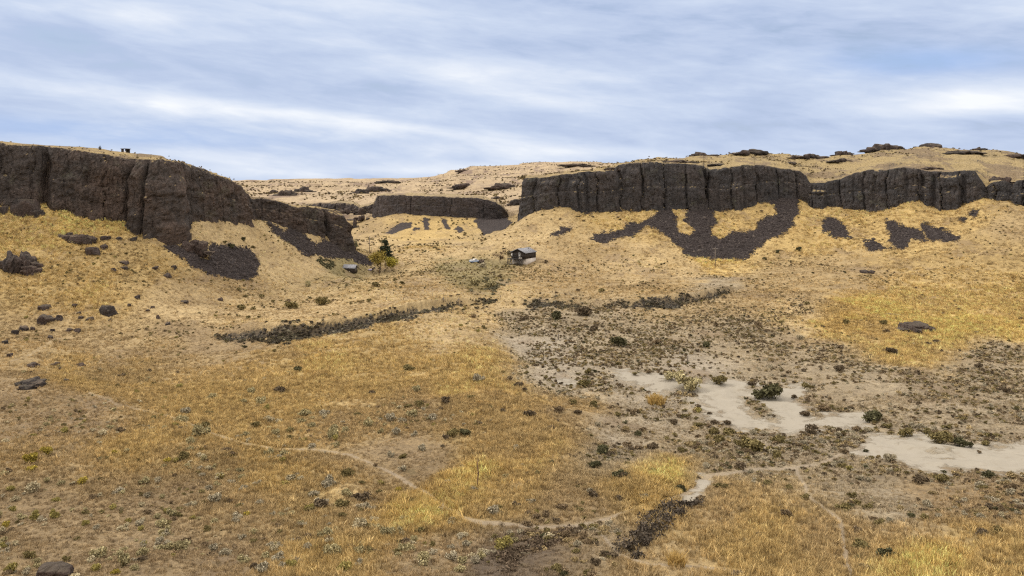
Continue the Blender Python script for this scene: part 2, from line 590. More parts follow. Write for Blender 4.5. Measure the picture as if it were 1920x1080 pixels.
# ------------------------------------------------------------------ masks traced on the ground
def poly_sd(px, py, poly):
    """signed distance, + inside"""
    poly = np.asarray(poly, float)
    n = len(poly)
    d2 = np.full(px.shape, 1e12)
    ins = np.zeros(px.shape, bool)
    for i in range(n):
        a, b = poly[i], poly[(i + 1) % n]
        e = b - a
        wx, wy = px - a[0], py - a[1]
        t = np.clip((wx * e[0] + wy * e[1]) / (e @ e + 1e-9), 0, 1)
        d2 = np.minimum(d2, (wx - e[0] * t) ** 2 + (wy - e[1] * t) ** 2)
        c = (a[1] > py) != (b[1] > py)
        with np.errstate(divide='ignore', invalid='ignore'):
            xi = a[0] + (py - a[1]) * e[0] / (e[1] if e[1] != 0 else 1e-9)
        ins ^= c & (px < xi)
    d = np.sqrt(d2)
    return np.where(ins, d, -d)


def line_sd(px, py, pts, w):
    pts = np.asarray(pts, float)
    best = np.full(px.shape, -1e6)
    for i in range(len(pts) - 1):
        a, b = pts[i][:2], pts[i + 1][:2]
        e = b - a
        wx, wy = px - a[0], py - a[1]
        t = np.clip((wx * e[0] + wy * e[1]) / (e @ e), 0, 1)
        d = np.hypot(wx - e[0] * t, (wy - e[1] * t) * 1.5)
        ww = w if np.isscalar(w) else w[i] * (1 - t) + w[i + 1] * t
        best = np.maximum(best, ww - d)
    return best


WX = fbm(XX / 5, YY / 6, oct=4, seed=51, gain=.6)
WY = fbm(XX / 5, YY / 6, oct=4, seed=52, gain=.6)


def mask_of(polys, margin=40, yr=None, wa=5.0):
    m = np.full(PXg.shape, -99.0)
    for p in polys:
        p = np.asarray(p, float)
        x0, y0 = p.min(0) - margin
        x1, y1 = p.max(0) + margin
        sel = (PXg > x0) & (PXg < x1) & (PYg > y0) & (PYg < y1)
        if yr is not None:
            sel &= (YY > yr[0]) & (YY < yr[1])
        m[sel] = np.maximum(m[sel], poly_sd(PXg[sel] + WX[sel] * wa, PYg[sel] + WY[sel] * wa * .7, p))
    return m


T_BIG = [(1103, 449), (1125, 435), (1155, 432), (1180, 420), (1205, 415), (1225, 405), (1240, 390), (1255, 380), (1300, 376), (1330, 378), (1345, 380), (1365, 374), (1425, 362), (1440, 357), (1465, 354), (1502, 364), (1502, 395), (1487, 415), (1480, 432), (1465, 440), (1440, 450),
         (1418, 468), (1395, 487), (1330, 487), (1300, 482), (1287, 477), (1270, 460), (1255, 445), (1230, 427), (1210, 424), (1197, 434), (1188, 444), (1162, 447), (1152, 452), (1127, 455)]
T_HOLES = [[(1254, 382), (1297, 382), (1290, 395), (1283, 400), (1288, 415), (1299, 430), (1299, 440), (1293, 444), (1276, 436), (1272, 420), (1268, 408), (1258, 396)],
           [(1345, 382), (1365, 376), (1400, 371), (1425, 364), (1432, 368), (1440, 377), (1455, 385), (1461, 402), (1445, 403), (1425, 412), (1420, 425), (1415, 434), (1395, 438), (1365, 440), (1350, 450), (1333, 442), (1332, 430), (1340, 420), (1343, 400)]]
T_RIGHT = [[(1538, 413), (1565, 408), (1580, 412), (1592, 434), (1591, 446), (1570, 444), (1545, 437)],
           [(1660, 413), (1678, 413), (1695, 425), (1720, 430), (1738, 448), (1735, 453), (1705, 447), (1700, 460), (1685, 467), (1672, 460), (1665, 440)],
           [(1723, 417), (1745, 422), (1775, 433), (1801, 450), (1790, 455), (1765, 448), (1748, 452), (1735, 440)], [(1618, 449), (1640, 455), (1672, 468), (1630, 468)],
           [(1028, 440), (1050, 427), (1070, 428), (1060, 437), (1045, 442)], [(1092, 398), (1125, 391), (1118, 397), (1105, 401)], [(1792, 408), (1815, 413), (1812, 420), (1796, 416)], [(1820, 398), (1838, 397), (1835, 406), (1818, 406)]]
T_LEFT = [[(304, 461), (330, 455), (350, 463), (372, 480), (392, 490), (395, 478), (388, 465), (395, 455), (420, 458), (440, 462), (465, 468), (480, 478), (485, 490), (483, 515), (470, 526), (445, 525), (410, 516), (380, 512), (355, 498), (335, 482), (318, 470)],
          [(494, 414), (515, 421), (540, 434), (545, 424), (565, 431), (575, 446), (590, 454), (600, 461), (598, 450), (615, 448), (652, 456), (672, 470), (690, 487), (700, 500), (680, 496), (652, 488), (635, 483), (600, 478), (575, 476), (560, 466), (540, 453), (515, 435)],
          [(228, 410), (250, 413), (272, 424), (288, 437), (276, 440), (250, 430)]]
T_MID = [[(720, 438), (738, 427), (755, 416), (772, 415), (773, 424), (757, 432), (737, 440)], [(774, 426), (788, 425), (787, 433), (775, 433)], [(791, 408), (805, 408), (805, 430), (795, 432)], [(826, 408), (837, 410), (845, 432), (835, 430)],
         [(850, 430), (862, 424), (872, 431), (862, 437)], [(888, 411), (902, 407), (920, 405), (944, 405), (962, 417), (945, 430), (922, 436), (905, 441), (896, 428)]]
SCARP = [[(395, 641), (450, 624), (520, 613), (600, 607), (690, 590), (780, 578), (862, 568), (862, 575), (820, 585), (790, 592), (745, 600), (700, 614), (660, 622), (600, 633), (555, 642), (515, 644), (500, 638), (440, 641)],
         [(975, 568), (1020, 559), (1060, 565), (1095, 572), (1060, 577), (1000, 578)], [(885, 568), (930, 566), (928, 573), (890, 574)],
         [(1130, 572), (1190, 567), (1240, 556), (1300, 557), (1345, 545), (1372, 540), (1373, 549), (1340, 560), (1290, 572), (1240, 583), (1190, 581), (1140, 579)]]
SAND = [[(1290, 728), (1330, 718), (1390, 718), (1420, 728), (1440, 738), (1480, 722), (1500, 730), (1505, 755), (1530, 765), (1560, 772), (1610, 775), (1640, 798), (1600, 805), (1560, 800), (1520, 803), (1490, 812), (1460, 806), (1420, 803), (1390, 803), (1370, 790), (1340, 780), (1310, 762)],
        [(1610, 835), (1640, 825), (1700, 822), (1735, 818), (1760, 832), (1830, 838), (1860, 835), (2350, 845), (2350, 900), (1850, 886), (1780, 885), (1720, 882), (1690, 875), (1680, 862), (1640, 852), (1600, 852)],
        [(1155, 702), (1210, 703), (1255, 712), (1292, 730), (1240, 730), (1200, 722), (1165, 715)], [(1285, 930), (1300, 900), (1330, 890), (1340, 903), (1320, 925), (1290, 942)],
        [(1050, 705), (1085, 712), (1080, 725), (1058, 722)]]
SANDY_SOFT = [[(985, 640), (1040, 625), (1070, 650), (1060, 690), (1010, 690), (975, 665)], [(1240, 655), (1300, 650), (1310, 690), (1260, 690)], [(1120, 690), (1290, 705), (1340, 790), (1240, 800), (1150, 760)], [(1380, 800), (1620, 800), (1620, 850), (1420, 860)], [(1130, 790), (1220, 830), (1230, 870), (1110, 870)]]
PATHS = [([(165, 737), (230, 759), (300, 776), (350, 792), (400, 815), (440, 828), (520, 842), (600, 846), (660, 852), (700, 868), (740, 890), (780, 912), (830, 950), (870, 972), (905, 980), (960, 985)], [3, 3, 3, 4, 4, 4.5, 4.5, 5, 5, 5.5, 7, 8, 8, 9, 11, 8]),
         ([(905, 980), (1000, 988), (1080, 985), (1150, 970), (1200, 950), (1250, 938), (1300, 918), (1330, 893), (1400, 883), (1480, 880), (1530, 872), (1580, 852), (1610, 845)], [8, 7, 7, 7, 7, 8, 10, 9, 5, 6, 5, 5, 5]),
         ([(1490, 880), (1505, 905), (1512, 925), (1540, 950), (1575, 975), (1582, 1020), (1600, 1090)], [6, 6, 5, 6, 7, 8, 9]),
         ([(1130, 1005), (1160, 1040), (1220, 1060), (1300, 1064), (1380, 1072), (1440, 1090)], [5, 6, 6, 5, 5, 5]),
         ([(20, 680), (60, 662), (95, 640), (150, 630), (210, 618)], [1.5, 2, 2, 1.5, 1.2])]

talus = mask_of([T_BIG], 40, (300, 420))
for h in T_HOLES:
    mh = mask_of([h], 40, (300, 420))
    talus = np.where(mh > -50, np.minimum(talus, -mh), talus)
talus = np.maximum(talus, mask_of(T_RIGHT, 30, (280, 420)))
talus = np.maximum(talus, mask_of(T_LEFT, 30, (180, 345)))
talus = np.maximum(talus, mask_of(T_MID, 20, (430, 600), 2.5))
scarp = mask_of(SCARP, 30, (150, 300), 8)
sand = mask_of(SAND, 60, (40, 200), 13)
for h in [[(1385, 742), (1410, 740), (1432, 758), (1472, 782), (1458, 797), (1420, 786), (1395, 765)], [(1505, 757), (1545, 768), (1550, 785), (1515, 783)], [(1395, 716), (1430, 722), (1425, 735), (1400, 732)], [(1300, 738), (1330, 748), (1350, 772), (1325, 768)], [(1745, 845), (1790, 846), (1785, 858), (1750, 856)]]:
    mh = mask_of([h], 50, (40, 200), 9)
    sand = np.where(mh > -60, np.minimum(sand, -mh), sand)
soft = mask_of(SANDY_SOFT, 80, (60, 240))
path = np.full(PXg.shape, -99.0)
for pts, w in PATHS:
    a = np.asarray(pts, float)
    sel = (PXg > a[:, 0].min() - 40) & (PXg < a[:, 0].max() + 40) & (PYg > a[:, 1].min() - 40) & (PYg < a[:, 1].max() + 40) & (YY < 210) & (YY > 35)
    path[sel] = np.maximum(path[sel], line_sd(PXg[sel] + WX[sel] * 3, PYg[sel] + WY[sel] * 2, pts, np.array(w) * .68))

# vegetation colour zones (what grows there)
PAL = dict(G=(0.345, 0.248, 0.108), Y=(0.40, 0.285, 0.118), Z=(0.46, 0.325, 0.118), P=(0.39, 0.29, 0.15), T=(0.305, 0.222, 0.112), S=(0.245, 0.178, 0.098), C=(0.268, 0.216, 0.142), L=(0.29, 0.245, 0.18), D=(0.12, 0.09, 0.062), O=(0.215, 0.175, 0.085))
ZS = """60,780,S 150,770,S 30,740,S 100,850,T 200,900,T 100,950,S 300,950,S 250,830,G 400,760,G 500,700,G 600,680,Y 700,650,G 850,620,P 900,680,Y 800,760,T 650,800,T 500,880,G 450,950,T 600,950,G
700,950,T 400,1040,S 200,1040,S 820,1050,S 620,1040,G 760,965,Z 950,840,Y 1000,800,Y 870,890,Z 800,875,S 750,850,S 950,920,G 1050,940,T 1000,1030,D 930,1065,D 1060,1010,S 1100,1000,C 1230,930,Z 1250,880,Z 1150,850,C 1080,780,T
1050,700,L 1010,650,L 1200,780,C 1300,820,C 1400,860,C 1350,950,T 1450,980,G 1400,1040,G 1550,1000,T 1700,1000,T 1650,950,C 1750,930,S 1850,930,S 1800,1020,G 1750,1060,Z 1900,1060,G 1250,1060,T 1600,900,C 1500,840,C
1200,640,C 1400,620,C 1500,680,C 1600,700,C 1700,720,C 1850,700,C 1850,780,C 1700,800,C 1300,700,L 1480,580,P 1400,560,T 1600,600,Z 1640,590,Z 1800,615,Z 1900,610,Z 1760,560,Y 1900,570,Y 1700,655,Y 1860,660,C 1500,520,T 1600,510,T
1750,500,G 1850,480,G 1700,450,Y 1650,400,Y 1800,400,Y 1900,430,T 1560,390,Y 1400,410,Y 1350,430,Y 1270,415,Y 1100,480,T 1050,460,T 1150,410,Y 1000,450,P 950,460,P 1200,500,P 1300,510,P 1340,500,Z 1100,530,T 1250,530,T 1350,530,C
860,470,P 780,480,P 720,460,P 900,520,O 800,530,T 1000,520,T 700,560,P 500,580,P 600,590,P 400,600,P 300,590,P 850,560,P 950,555,P 900,600,P 960,600,C 100,420,Z 250,400,Z 50,430,Y 150,500,G 300,500,G 50,540,G 250,480,G 350,540,T
200,560,Y 400,430,P 450,430,P 540,480,P 500,470,P 580,500,P 420,545,T 100,620,T 50,650,T 200,650,T 300,660,T 150,700,G 350,635,S 440,630,S 250,700,G 750,440,Y 850,420,Y 800,440,Y 700,430,T -300,700,T -300,500,G -300,900,S 2300,700,C 2300,500,G 2300,950,T
1500,450,Y 1600,440,Y 1100,600,C 700,710,G 780,690,G 560,760,G 880,740,Y 960,760,Y 640,500,O 900,490,O 850,505,O"""
zs = [s.split(',') for s in ZS.split()]
zp = np.array([[float(a), float(b)] for a, b, c in zs])
zc_ = np.array([PAL[c] for a, b, c in zs])
GH = dict(G=.75, Y=1.0, Z=1.15, P=.45, T=.55, S=.25, C=.3, L=.08, D=.12, O=.4)
zh = np.array([GH[c] for a, b, c in zs])
cgi = np.arange(0, NR, 4)
cgj = np.arange(0, NC, 5)
wx_ = fbm(XX / 9, YY / 9, oct=3, seed=31) * 22
wy_ = fbm(XX / 9, YY / 9, oct=3, seed=32) * 12
qx = (PXg + wx_)[np.ix_(cgi, cgj)].ravel()
qy = (PYg + wy_)[np.ix_(cgi, cgj)].ravel()
acc = np.zeros((len(qx), 4))
for i in range(0, len(qx), 20000):
    d2 = (qx[i:i + 20000, None] - zp[None, :, 0]) ** 2 + (2.0 * (qy[i:i + 20000, None] - zp[None, :, 1])) ** 2 + 60
    w = d2 ** -1.9
    w /= w.sum(1, keepdims=True)
    acc[i:i + 20000, :3] = w @ zc_
    acc[i:i + 20000, 3] = w @ zh
acc = acc.reshape(len(cgi), len(cgj), 4)


def up(a):
    t = np.stack([np.interp(np.arange(NC), cgj, r) for r in a])
    return np.stack([np.interp(np.arange(NR), cgi, t[:, j]) for j in range(NC)], 1)


BC = np.stack([up(acc[:, :, k]) for k in range(3)], -1)
GHT = up(acc[:, :, 3])
ksoft = np.clip(0.5 + soft / 50, 0, 1)[..., None] * 0.75
BC = BC * (1 - ksoft) + np.array(PAL['L']) * ksoft
ksand = np.clip(0.5 + sand / 60, 0, 1)[..., None] * 0.8
BC = BC * (1 - ksand) + np.array(PAL['L']) * ksand
m_rock = np.clip(0.5 + np.maximum(talus, -99) / np.where(YY > 430, 6.0, 13.0), 0, 1)
m_scarp = np.clip(0.47 + scarp / 20, 0, 1)
m_sand = np.clip(0.56 + sand / 40, 0, 1)
m_path = np.clip(0.42 + path / 9, 0, 1)

# ------------------------------------------------------------------ ground material
M_ground, t, b = new_mat('ground')
geo = t.node('ShaderNodeNewGeometry')
P = geo.outputs['Position']
base = t.attr('base_col', out='Color')
nA = t.noise(P, 0.09, 4, 0.6)
nB = t.noise(P, 0.7, 5, 0.65)
nC = t.noise(P, 3.2, 5, 0.7)
nD = t.noise(P, 11.0, 3, 0.7)
col = t.mix(1.0, base, t.ramp(nA, [(0.3, (0.80, 0.78, 0.76)), (0.7, (1.16, 1.17, 1.2))]), 'MULTIPLY')
col = t.mix(1.0, col, t.ramp(nB, [(0.28, (0.62, 0.60, 0.60)), (0.5, (1, 1, 1)), (0.75, (1.22, 1.2, 1.16))]), 'MULTIPLY')
col = t.mix(1.0, col, t.ramp(nC, [(0.3, (0.62, 0.60, 0.60)), (0.5, (1, 1, 1)), (0.72, (1.28, 1.27, 1.25))]), 'MULTIPLY')
# litter: thin dark stems, bare soil between tussocks
soil = t.step(t.math('ADD', t.math('MULTIPLY', nC, 0.6), t.math('MULTIPLY', nD, 0.5)), 0.50, 0.40)
col = t.mix(t.math('MULTIPLY', soil, 0.75), col, (0.12, 0.09, 0.058))
# small dark tufts far out
vt = t.voronoi(t.mapping(P, (1, 1, 0.6)), 0.42)
spot = t.math('MULTIPLY', t.step(t.math('ADD', vt, t.math('MULTIPLY', t.math('SUBTRACT', nC, 0.5), 0.5)), 0.24, 0.12), t.step(t.noise(P, 0.05, 3), 0.42, 0.6))
col = t.mix(t.math('MULTIPLY', spot, 0.55), col, (0.15, 0.115, 0.06))
brn = t.math('MULTIPLY', t.step(t.math('ADD', t.noise(t.mapping(P, (1, .6, 1.6)), 0.085, 6, 0.7), t.math('MULTIPLY', t.math('SUBTRACT', nC, 0.5), 0.2)), 0.53, 0.62), 0.55)
col = t.mix(brn, col, (0.185, 0.130, 0.080))
# sand and paths
ns = t.math('SUBTRACT', t.noise(P, 0.5, 5, 0.65), 0.5)
sandf = t.step(t.math('ADD', t.attr('sand'), t.math('MULTIPLY', ns, 1.6)), 0.34, 0.66)
npth = t.math('SUBTRACT', t.noise(P, 1.6, 4, 0.7), 0.5)
pathf = t.math('MULTIPLY', t.step(t.math('ADD', t.attr('path'), t.math('MULTIPLY', npth, 1.6)), 0.30, 0.75), 0.62)
sandc = t.mix(t.noise(P, 0.35, 5, 0.6), (0.25, 0.22, 0.172), (0.305, 0.272, 0.22))
sandc = t.mix(t.math('MULTIPLY', t.step(t.noise(P, 0.9, 6, 0.7), 0.52, 0.66), 0.5), sandc, (0.21, 0.175, 0.13))
sandc = t.mix(t.step(nC, 0.62, 0.72), sandc, (0.27, 0.22, 0.165))
col = t.mix(pathf, col, t.mix(nB, (0.27, 0.215, 0.155), (0.35, 0.285, 0.21)))
col = t.mix(sandf, col, sandc)
# rubble: broken basalt
nr = t.math('SUBTRACT', t.noise(P, 0.45, 6, 0.7), 0.5)
rockf = t.step(t.math('ADD', t.attr('talus'), t.math('MULTIPLY', nr, 1.5)), 0.40, 0.60)
nr2 = t.math('SUBTRACT', t.noise(P, 0.9, 6, 0.75), 0.5)
scf = t.step(t.math('ADD', t.attr('scarp'), t.math('MULTIPLY', nr2, 2.2)), 0.42, 0.70)
vs = t.voronoi(P, 2.2, out='Color')
vsb = t.node('ShaderNodeSeparateColor')
t.put(vsb.inputs[0], vs)
vr = vsb.outputs[0]
rc = t.ramp(vr, [(0.0, (0.036, 0.030, 0.029)), (0.55, (0.047, 0.038, 0.037)), (0.92, (0.060, 0.049, 0.046)), (1.0, (0.10, 0.083, 0.074))])
rc = t.mix(1.0, rc, t.ramp(nA, [(0.3, (0.85, 0.85, 0.85)), (0.7, (1.15, 1.12, 1.1))]), 'MULTIPLY')
sc_c = t.mix(t.step(nC, 0.35, 0.62), (0.055, 0.045, 0.036), (0.125, 0.10, 0.07))
col = t.mix(t.math('MULTIPLY', scf, 0.92), col, sc_c)
col = t.mix(rockf, col, rc)
t.l.new(col, b.inputs['Base Color'])
hgt = t.math('ADD', t.math('MULTIPLY', nB, 0.5), t.math('ADD', t.math('MULTIPLY', nC, 0.35), t.math('MULTIPLY', nD, 0.15)))
hr = t.math('MULTIPLY', t.voronoi(P, 1.5), t.math('MAXIMUM', rockf, t.math('MULTIPLY', scf, 0.8)))
smoothf = t.math('SUBTRACT', 1.0, t.math('MULTIPLY', sandf, 0.88))
hgt = t.math('ADD', t.math('MULTIPLY', hgt, smoothf), t.math('MULTIPLY', hr, 0.7))
t.l.new(t.bump(hgt, 0.9, 0.7), b.inputs['Normal'])


def grid_faces(nr, nc):
    i = np.arange(nr - 1)[:, None] * nc + np.arange(nc - 1)[None]
    return np.stack([i, i + 1, i + nc + 1, i + nc], -1).reshape(-1, 4)


GF = grid_faces(NR, NC)


def fmean(a):
    return (a.ravel()[GF]).mean(1)


fk = np.zeros(len(GF), int)
fk[fmean(path) > 0] = 2
fk[fmean(sand) > 0] = 1
fk[fmean(talus) > 0] = 3
VG = np.stack([XX, YY, ZZ], -1).reshape(-1, 3)
BC4 = np.concatenate([BC.reshape(-1, 3), np.ones((NR * NC, 1))], 1)
for k, nm in ((0, 'ground'), (1, 'sand'), (2, 'path'), (3, 'scree')):
    f = GF[fk == k]
    used, inv = np.unique(f, return_inverse=True)
    me = mesh_from(nm, VG[used], inv.reshape(-1, 4), M_ground, True)
    add_attr(me, 'base_col', BC4[used], 'FLOAT_COLOR')
    add_attr(me, 'talus', m_rock.ravel()[used])
    add_attr(me, 'scarp', m_scarp.ravel()[used])
    add_attr(me, 'sand', m_sand.ravel()[used])
    add_attr(me, 'path', m_path.ravel()[used])
    # keep the shading seamless across the cut between the sheets
    tag(link(nm, me), kind='structure')

# ------------------------------------------------------------------ far hills
HP = np.array([
    (-400, 700, -14), (-400, 2000, -5), (200, 650, -20), (200, 2000, 2), (440, 600, -26), (440, 1000, -9), (440, 2000, -2), (560, 640, -24), (560, 900, -13), (560, 1200, -4), (560, 2000, 3),
    (620, 640, -25), (620, 900, -15), (640, 2000, 5), (720, 640, -24), (720, 900, -15), (720, 1300, -4), (720, 2000, 6), (800, 640, -22), (800, 900, -14), (800, 1400, -2), (800, 2000, 6),
    (815, 1600, 5), (840, 1600, 18), (860, 1600, 23), (900, 640, -22), (900, 1000, -4), (900, 1300, 9), (900, 1600, 28), (960, 600, -23), (960, 700, -18), (960, 1000, -1), (960, 1600, 31), (1000, 600, -20), (1000, 1000, 1), (1000, 1300, 17), (1000, 1600, 34), (1060, 1600, 35),
    (1120, 620, -14), (1120, 1000, 6), (1120, 1600, 33), (1200, 1600, 33), (1300, 800, 0), (1300, 1600, 30), (1600, 700, 0), (1600, 1600, 28), (1900, 700, 0), (1900, 1600, 28), (2500, 700, 0), (2500, 1600, 30),
    (200, 3500, -30), (700, 3500, -25), (900, 2300, 15), (1200, 2300, 15), (900, 3500, -20), (1200, 3500, -20), (1900, 3500, -20), (2500, 3500, -20), (-400, 3500, -30)], float)
Hn = np.stack([(HP[:, 0] - 960) / F * 1.6, np.log(HP[:, 1])], 1)
hw = tps_fit(Hn, HP[:, 2], 1e-4)
hpx = np.concatenate([np.arange(-500, 380, 20), np.arange(380, 1280, 2.7), np.arange(1280, 2560, 20)])
hy = [585.0]
while hy[-1] < 3500:
    hy.append(hy[-1] * 1.0075)
hy = np.array(hy)
hq = np.stack(np.meshgrid(np.log(hy), (hpx - 960) / F * 1.6, indexing='ij'), -1).reshape(-1, 2)[:, ::-1]
hZ = tps_eval(hw, Hn, hq).reshape(len(hy), len(hpx))
hX = hy[:, None] * ((hpx - 960) / F)[None]
hY = np.repeat(hy[:, None], len(hpx), 1)
hZ += fbm(hX / 160, hY / 220, oct=4, seed=41) * 2.2 + fbm(hX / 30, hY / 45, oct=3, seed=42) * 0.9
# stepped basalt benches
ledge = fbm(hX / 300, hY / 300, oct=3, seed=43) * 6 + hZ
hZ += 2.6 * (sstep((ledge % 9.0), 3.5, 5.0) - sstep((ledge % 9.0), 6, 9)) * sstep(hY, 640, 760)
hZ[0] -= 10

M_hill, t, b = new_mat('far_grass')
P = t.node('ShaderNodeNewGeometry').outputs['Position']
hn1 = t.noise(P, 0.012, 5, 0.6)
hn2 = t.noise(t.mapping(P, (1, 0.45, 1)), 0.10, 5, 0.7)
hn3 = t.noise(t.mapping(P, (1, 0.4, 1)), 0.4, 4, 0.7)
col = t.ramp(hn1, [(0.3, (0.28, 0.21, 0.135)), (0.5, (0.335, 0.255, 0.16)), (0.7, (0.38, 0.29, 0.185))])
col = t.mix(1.0, col, t.ramp(hn2, [(0.3, (0.66, 0.62, 0.62)), (0.5, (1, 1, 1)), (0.7, (1.15, 1.15, 1.12))]), 'MULTIPLY')
col = t.mix(1.0, col, t.ramp(hn3, [(0.35, (0.72, 0.7, 0.7)), (0.5, (1, 1, 1)), (0.7, (1.12, 1.12, 1.1))]), 'MULTIPLY')
dk = t.step(t.math('ADD', t.noise(t.mapping(P, (1, 0.35, 2.0)), 0.028, 6, 0.72), t.math('MULTIPLY', t.math('SUBTRACT', hn3, 0.5), 0.22)), 0.535, 0.60)
col = t.mix(t.math('MULTIPLY', dk, 0.75), col, (0.15, 0.105, 0.085))
t.l.new(col, b.inputs['Base Color'])
t.l.new(t.bump(t.math('ADD', hn2, t.math('MULTIPLY', hn3, 0.4)), 0.7, 4.0), b.inputs['Normal'])
me = mesh_from('hills', np.stack([hX, hY, hZ], -1).reshape(-1, 3), grid_faces(len(hy), len(hpx)), M_hill, True)
tag(link('hills', me), kind='structure')

# ------------------------------------------------------------------ basalt
def rock_material(name, dark, brown, light, lichen, grass, near=True, seamk=0.4):
    m, t, b = new_mat(name)
    g_ = t.node('ShaderNodeNewGeometry')
    P = g_.outputs['Position']
    n0 = t.noise(P, 0.07, 4, 0.6)
    n1 = t.noise(P, 0.55, 6, 0.7)
    n2 = t.noise(P, 2.6, 5, 0.72)
    col = t.mix(t.step(n0, 0.38, 0.62), dark, brown)
    col = t.mix(1.0, col, t.ramp(n1, [(0.3, (0.60, 0.60, 0.62)), (0.5, (1, 1, 1)), (0.72, (1.35, 1.30, 1.25))]), 'MULTIPLY')
    col = t.mix(1.0, col, t.ramp(n2, [(0.3, (0.55, 0.55, 0.55)), (0.5, (1, 1, 1)), (0.7, (1.5, 1.45, 1.4))]), 'MULTIPLY')
    # pale chips and lichen
    col = t.mix(t.math('MULTIPLY', t.step(n2, 0.66, 0.74), 0.6), col, light)
    lf = t.math('MULTIPLY', t.step(t.noise(P, 0.16, 5, 0.65), 0.56, 0.68), t.step(n2, 0.46, 0.6))
    col = t.mix(t.math('MULTIPLY', lf, 0.55), col, lichen)
    # joints
    colm = t.mapping(P, (1.0, 1.0, 0.22))
    j1 = t.voronoi(colm, 0.42, 'DISTANCE_TO_EDGE')
    j2 = t.voronoi(t.mapping(P, (1, 1, 0.7)), 1.1, 'DISTANCE_TO_EDGE')
    # pale seam between the two lava flows
    seam = t.attr('seam')
    sm = t.math('MULTIPLY', t.step(t.math('ADD', seam, t.math('MULTIPLY', t.math('SUBTRACT', n1, 0.5), 1.4)), 0.75, 1.05), t.step(n0, 0.45, 0.58))
    col = t.mix(t.math('MULTIPLY', sm, 0.3), col, light)
    # dry grass on ledges and tops
    sxyz = t.node('ShaderNodeSeparateXYZ')
    t.put(sxyz.inputs[0], g_.outputs['True Normal'])
    gf = t.step(t.math('ADD', t.attr('grass'), t.math('MULTIPLY', t.math('SUBTRACT', n1, 0.5), 1.3)), 0.42, 0.6)
    lg = t.math('MULTIPLY', t.step(t.math('ADD', sxyz.outputs[2], t.math('MULTIPLY', t.math('SUBTRACT', n1, 0.5), 0.7)), 0.74, 0.86), 0.8)
    gf = t.math('MAXIMUM', gf, lg)
    gc = t.mix(t.noise(P, 0.12, 4), grass, tuple(c * 0.78 for c in grass))
    gc = t.mix(1.0, gc, t.ramp(n2, [(0.3, (0.6, 0.58, 0.56)), (0.5, (1, 1, 1)), (0.7, (1.25, 1.24, 1.2))]), 'MULTIPLY')
    bare = t.step(t.noise(t.mapping(P, (1, .4, 1.5)), 0.07, 6, 0.72), 0.50, 0.57)
    gc = t.mix(t.math('MULTIPLY', bare, 0.7), gc, (0.16, 0.115, 0.08))
    col = t.mix(gf, col, gc)
    t.l.new(col, b.inputs['Base Color'])
    h = t.math('ADD', t.math('MULTIPLY', t.step(j1, 0.0, 0.12), 0.45), t.math('MULTIPLY', t.step(j2, 0.0, 0.10), 0.16))
    h = t.math('ADD', h, t.math('ADD', t.math('MULTIPLY', n1, 0.9), t.math('MULTIPLY', n2, 0.35)))
    t.l.new(t.bump(h, 0.9, 0.8), b.inputs['Normal'])
    return m


M_cl = rock_material('left_basalt', (0.058, 0.049, 0.045), (0.080, 0.059, 0.049), (0.21, 0.17, 0.14), (0.115, 0.115, 0.075), (0.36, 0.265, 0.125))
M_cr = rock_material('right_basalt', (0.049, 0.046, 0.047), (0.060, 0.052, 0.050), (0.17, 0.15, 0.14), (0.12, 0.12, 0.07), (0.36, 0.27, 0.135))
M_cf = rock_material('far_basalt', (0.060, 0.053, 0.054), (0.074, 0.062, 0.060), (0.13, 0.12, 0.115), (0.08, 0.08, 0.06), (0.36, 0.275, 0.155))
M_rk = rock_material('loose_basalt', (0.050, 0.044, 0.042), (0.080, 0.058, 0.050), (0.18, 0.15, 0.13), (0.12, 0.11, 0.075), (0.10, 0.08, 0.06))


def cells(s, size, seed):
    """1D cellular: distance-to-joint, cell random"""
    k = np.floor(s / size)
    best1 = np.full(s.shape, 1e9)
    best2 = np.full(s.shape, 1e9)
    cid = np.zeros(s.shape)
    for o in (-2, -1, 0, 1, 2):
        kk = k + o
        c = (kk + 0.15 + 0.7 * _hash(kk.astype(np.int64), np.zeros_like(kk, dtype=np.int64), np.zeros_like(kk, dtype=np.int64), seed)) * size
        d = np.abs(s - c)
        new = d < best1
        best2 = np.where(new, best1, np.minimum(best2, d))
        cid = np.where(new, kk, cid)
        best1 = np.where(new, d, best1)
    rnd = _hash(cid.astype(np.int64), np.full(s.shape, 3, dtype=np.int64), np.zeros(s.shape, dtype=np.int64), seed + 5)
    return (best2 - best1) * 0.5, rnd


